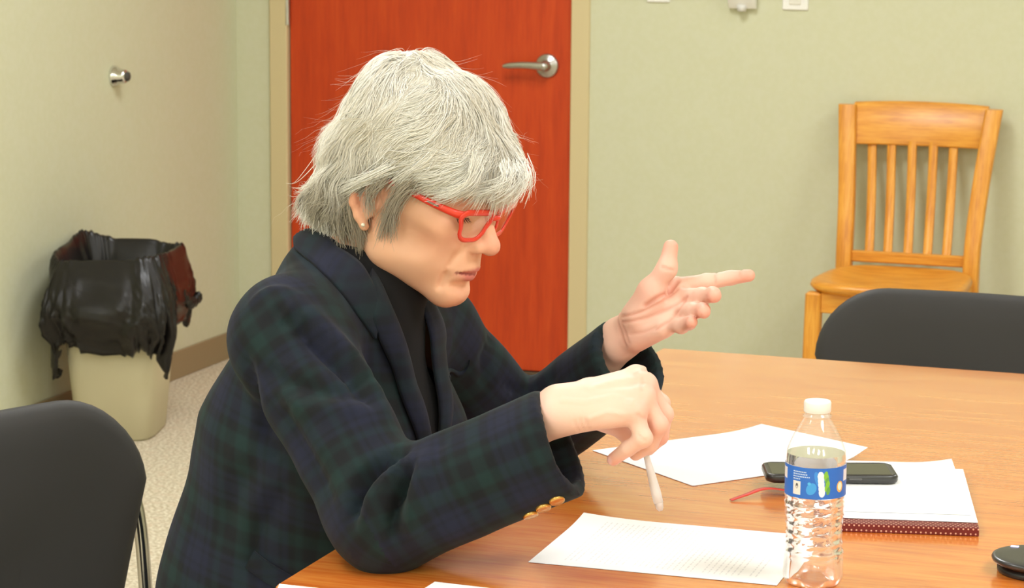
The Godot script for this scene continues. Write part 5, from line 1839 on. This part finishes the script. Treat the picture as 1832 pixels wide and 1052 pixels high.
func strand_color(p: Vector3, v: float) -> Color:
	var c := lin(242, 236, 222).lerp(lin(252, 250, 243), clampf(v * 1.6, 0.0, 1.0))
	c = c.lerp(lin(196, 182, 156), clampf(-v * 1.3, 0.0, 0.85))
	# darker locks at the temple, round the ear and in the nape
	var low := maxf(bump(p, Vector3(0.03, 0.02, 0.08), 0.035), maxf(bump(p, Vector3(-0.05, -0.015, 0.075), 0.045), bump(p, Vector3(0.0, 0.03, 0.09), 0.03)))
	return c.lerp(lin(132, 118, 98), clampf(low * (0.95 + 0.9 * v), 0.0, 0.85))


# ---------- glasses ----------
func glasses(t: Node3D, shift: Vector3) -> void:
	var red := mat(rgb(230, 58, 34), 0.28, 0, 0.5)
	red.clearcoat_enabled = true
	red.clearcoat = 0.4
	var st := new_st()
	var gl := part("eyeglasses", ArrayMesh.new(), null, t, shift)
	var glass := mat(Color(1, 1, 1, 0.0), 0.02, 0, 0.3)
	glass.transparency = BaseMaterial3D.TRANSPARENCY_ALPHA
	var rimpath := func(s: float) -> PackedVector3Array:
		# rounded lens outline in the plane of the front, wrapped back towards the temple
		var out := PackedVector3Array()
		var o := rounded(0.0205, 0.0262, -0.0175, 0.0175, 0.0145, 0.008, 7)
		for q in o:
			var z := 0.0335 + q.x
			out.append(Vector3(0.1085 - 3.0 * z * z + q.y * 0.12, 0.0145 + q.y, z * s))
		return out
	for s in [1.0, -1.0]:
		var path: PackedVector3Array = rimpath.call(s)
		var n := path.size()
		var rings := []
		for i in n + 1:
			var p: Vector3 = path[i % n]
			var q: Vector3 = path[(i + 1) % n]
			var o: Vector3 = path[(i + n - 1) % n]
			var tg := (q - o).normalized()
			var fw := Vector3(1, 0.1, 0.35 * s).normalized()
			var sd := tg.cross(fw).normalized()
			var R := PackedVector3Array()
			var thick := 0.0028 if p.y < 0.024 else 0.0038
			for c in 8:
				var a := TAU * c / 8.0
				R.append(head * (p + fw * cos(a) * 0.0017 + sd * sin(a) * thick))
			rings.append(R)
		add_loft(st, rings, false)
		# the lens
		var ls := new_st()
		var mid := Vector3.ZERO
		for p in path:
			mid += p / n
		for i in n:
			ls.add_vertex(head * mid); ls.add_vertex(head * path[i]); ls.add_vertex(head * path[(i + 1) % n])
		part("lens", done(ls), glass, gl)
		# temple arm
		var arm := smooth_path([Vector3(0.0985, 0.0275, 0.0575 * s), Vector3(0.090, 0.028, 0.0655 * s), Vector3(0.06, 0.029, 0.0735 * s), Vector3(0.02, 0.031, 0.079 * s), Vector3(-0.008, 0.030, 0.081 * s), Vector3(-0.026, 0.016, 0.081 * s)], 5)
		var hv := PackedVector3Array()
		var hr := PackedFloat32Array()
		for i in arm.size():
			hv.append(head * arm[i])
			hr.append(lerpf(0.0056, 0.0034, clampf(i / 14.0, 0, 1)))
		part("temple", loft(tube_rings(hv, hr, 8, 0.45, head.basis.z)), red, gl)
	var slot := new_st()
	bar(slot, head * Vector3(0.074, 0.0292, 0.0735), head * Vector3(0.060, 0.0297, 0.0765), 0.0018, 0.0016, 0.0003, head.basis.y)
	part("temple_inlay", done(slot), mat(rgb(150, 140, 134), 0.3, 0.6), gl)
	var bridge := smooth_path([Vector3(0.1075, 0.0235, 0.009), Vector3(0.112, 0.025, 0.0), Vector3(0.1075, 0.0235, -0.009)], 5)
	var bv := PackedVector3Array()
	var br := PackedFloat32Array()
	for p in bridge:
		bv.append(head * p)
		br.append(0.0034)
	add_loft(st, tube_rings(bv, br, 8))
	gl.mesh = done(st)
	gl.material_override = red
	gl.set_meta("label", "red plastic eyeglasses")
	# lashes of both eyes
	for s in [1.0, -1.0]:
		var ls := new_st()
		for k in 16:
			var f := k / 15.0
			var p := Vector3(lerpf(0.0885, 0.0850, f), 0.0168, lerpf(0.023, 0.043, f) * s)
			var q := p + Vector3(0.0055, -0.0035 - 0.001 * sin(k * 2.3), lerpf(-0.001, 0.003, f) * s)
			add_loft(ls, tube_rings(PackedVector3Array([head * p, head * (p.lerp(q, 0.6) + Vector3(0, -0.0006, 0)), head * q]), PackedFloat32Array([0.0004, 0.0003, 0.0001]), 4))
		part("eyelashes", done(ls), mat(rgb(58, 44, 38), 0.7), t, shift)
	# pearl stud in the near ear
	var e := SphereMesh.new()
	e.radius = 0.0024
	e.height = 0.0048
	part("earring", e, mat(rgb(240, 232, 210), 0.2), t, shift + head * Vector3(-0.004, -0.028, 0.081)).set_meta("label", "small pearl ear stud")
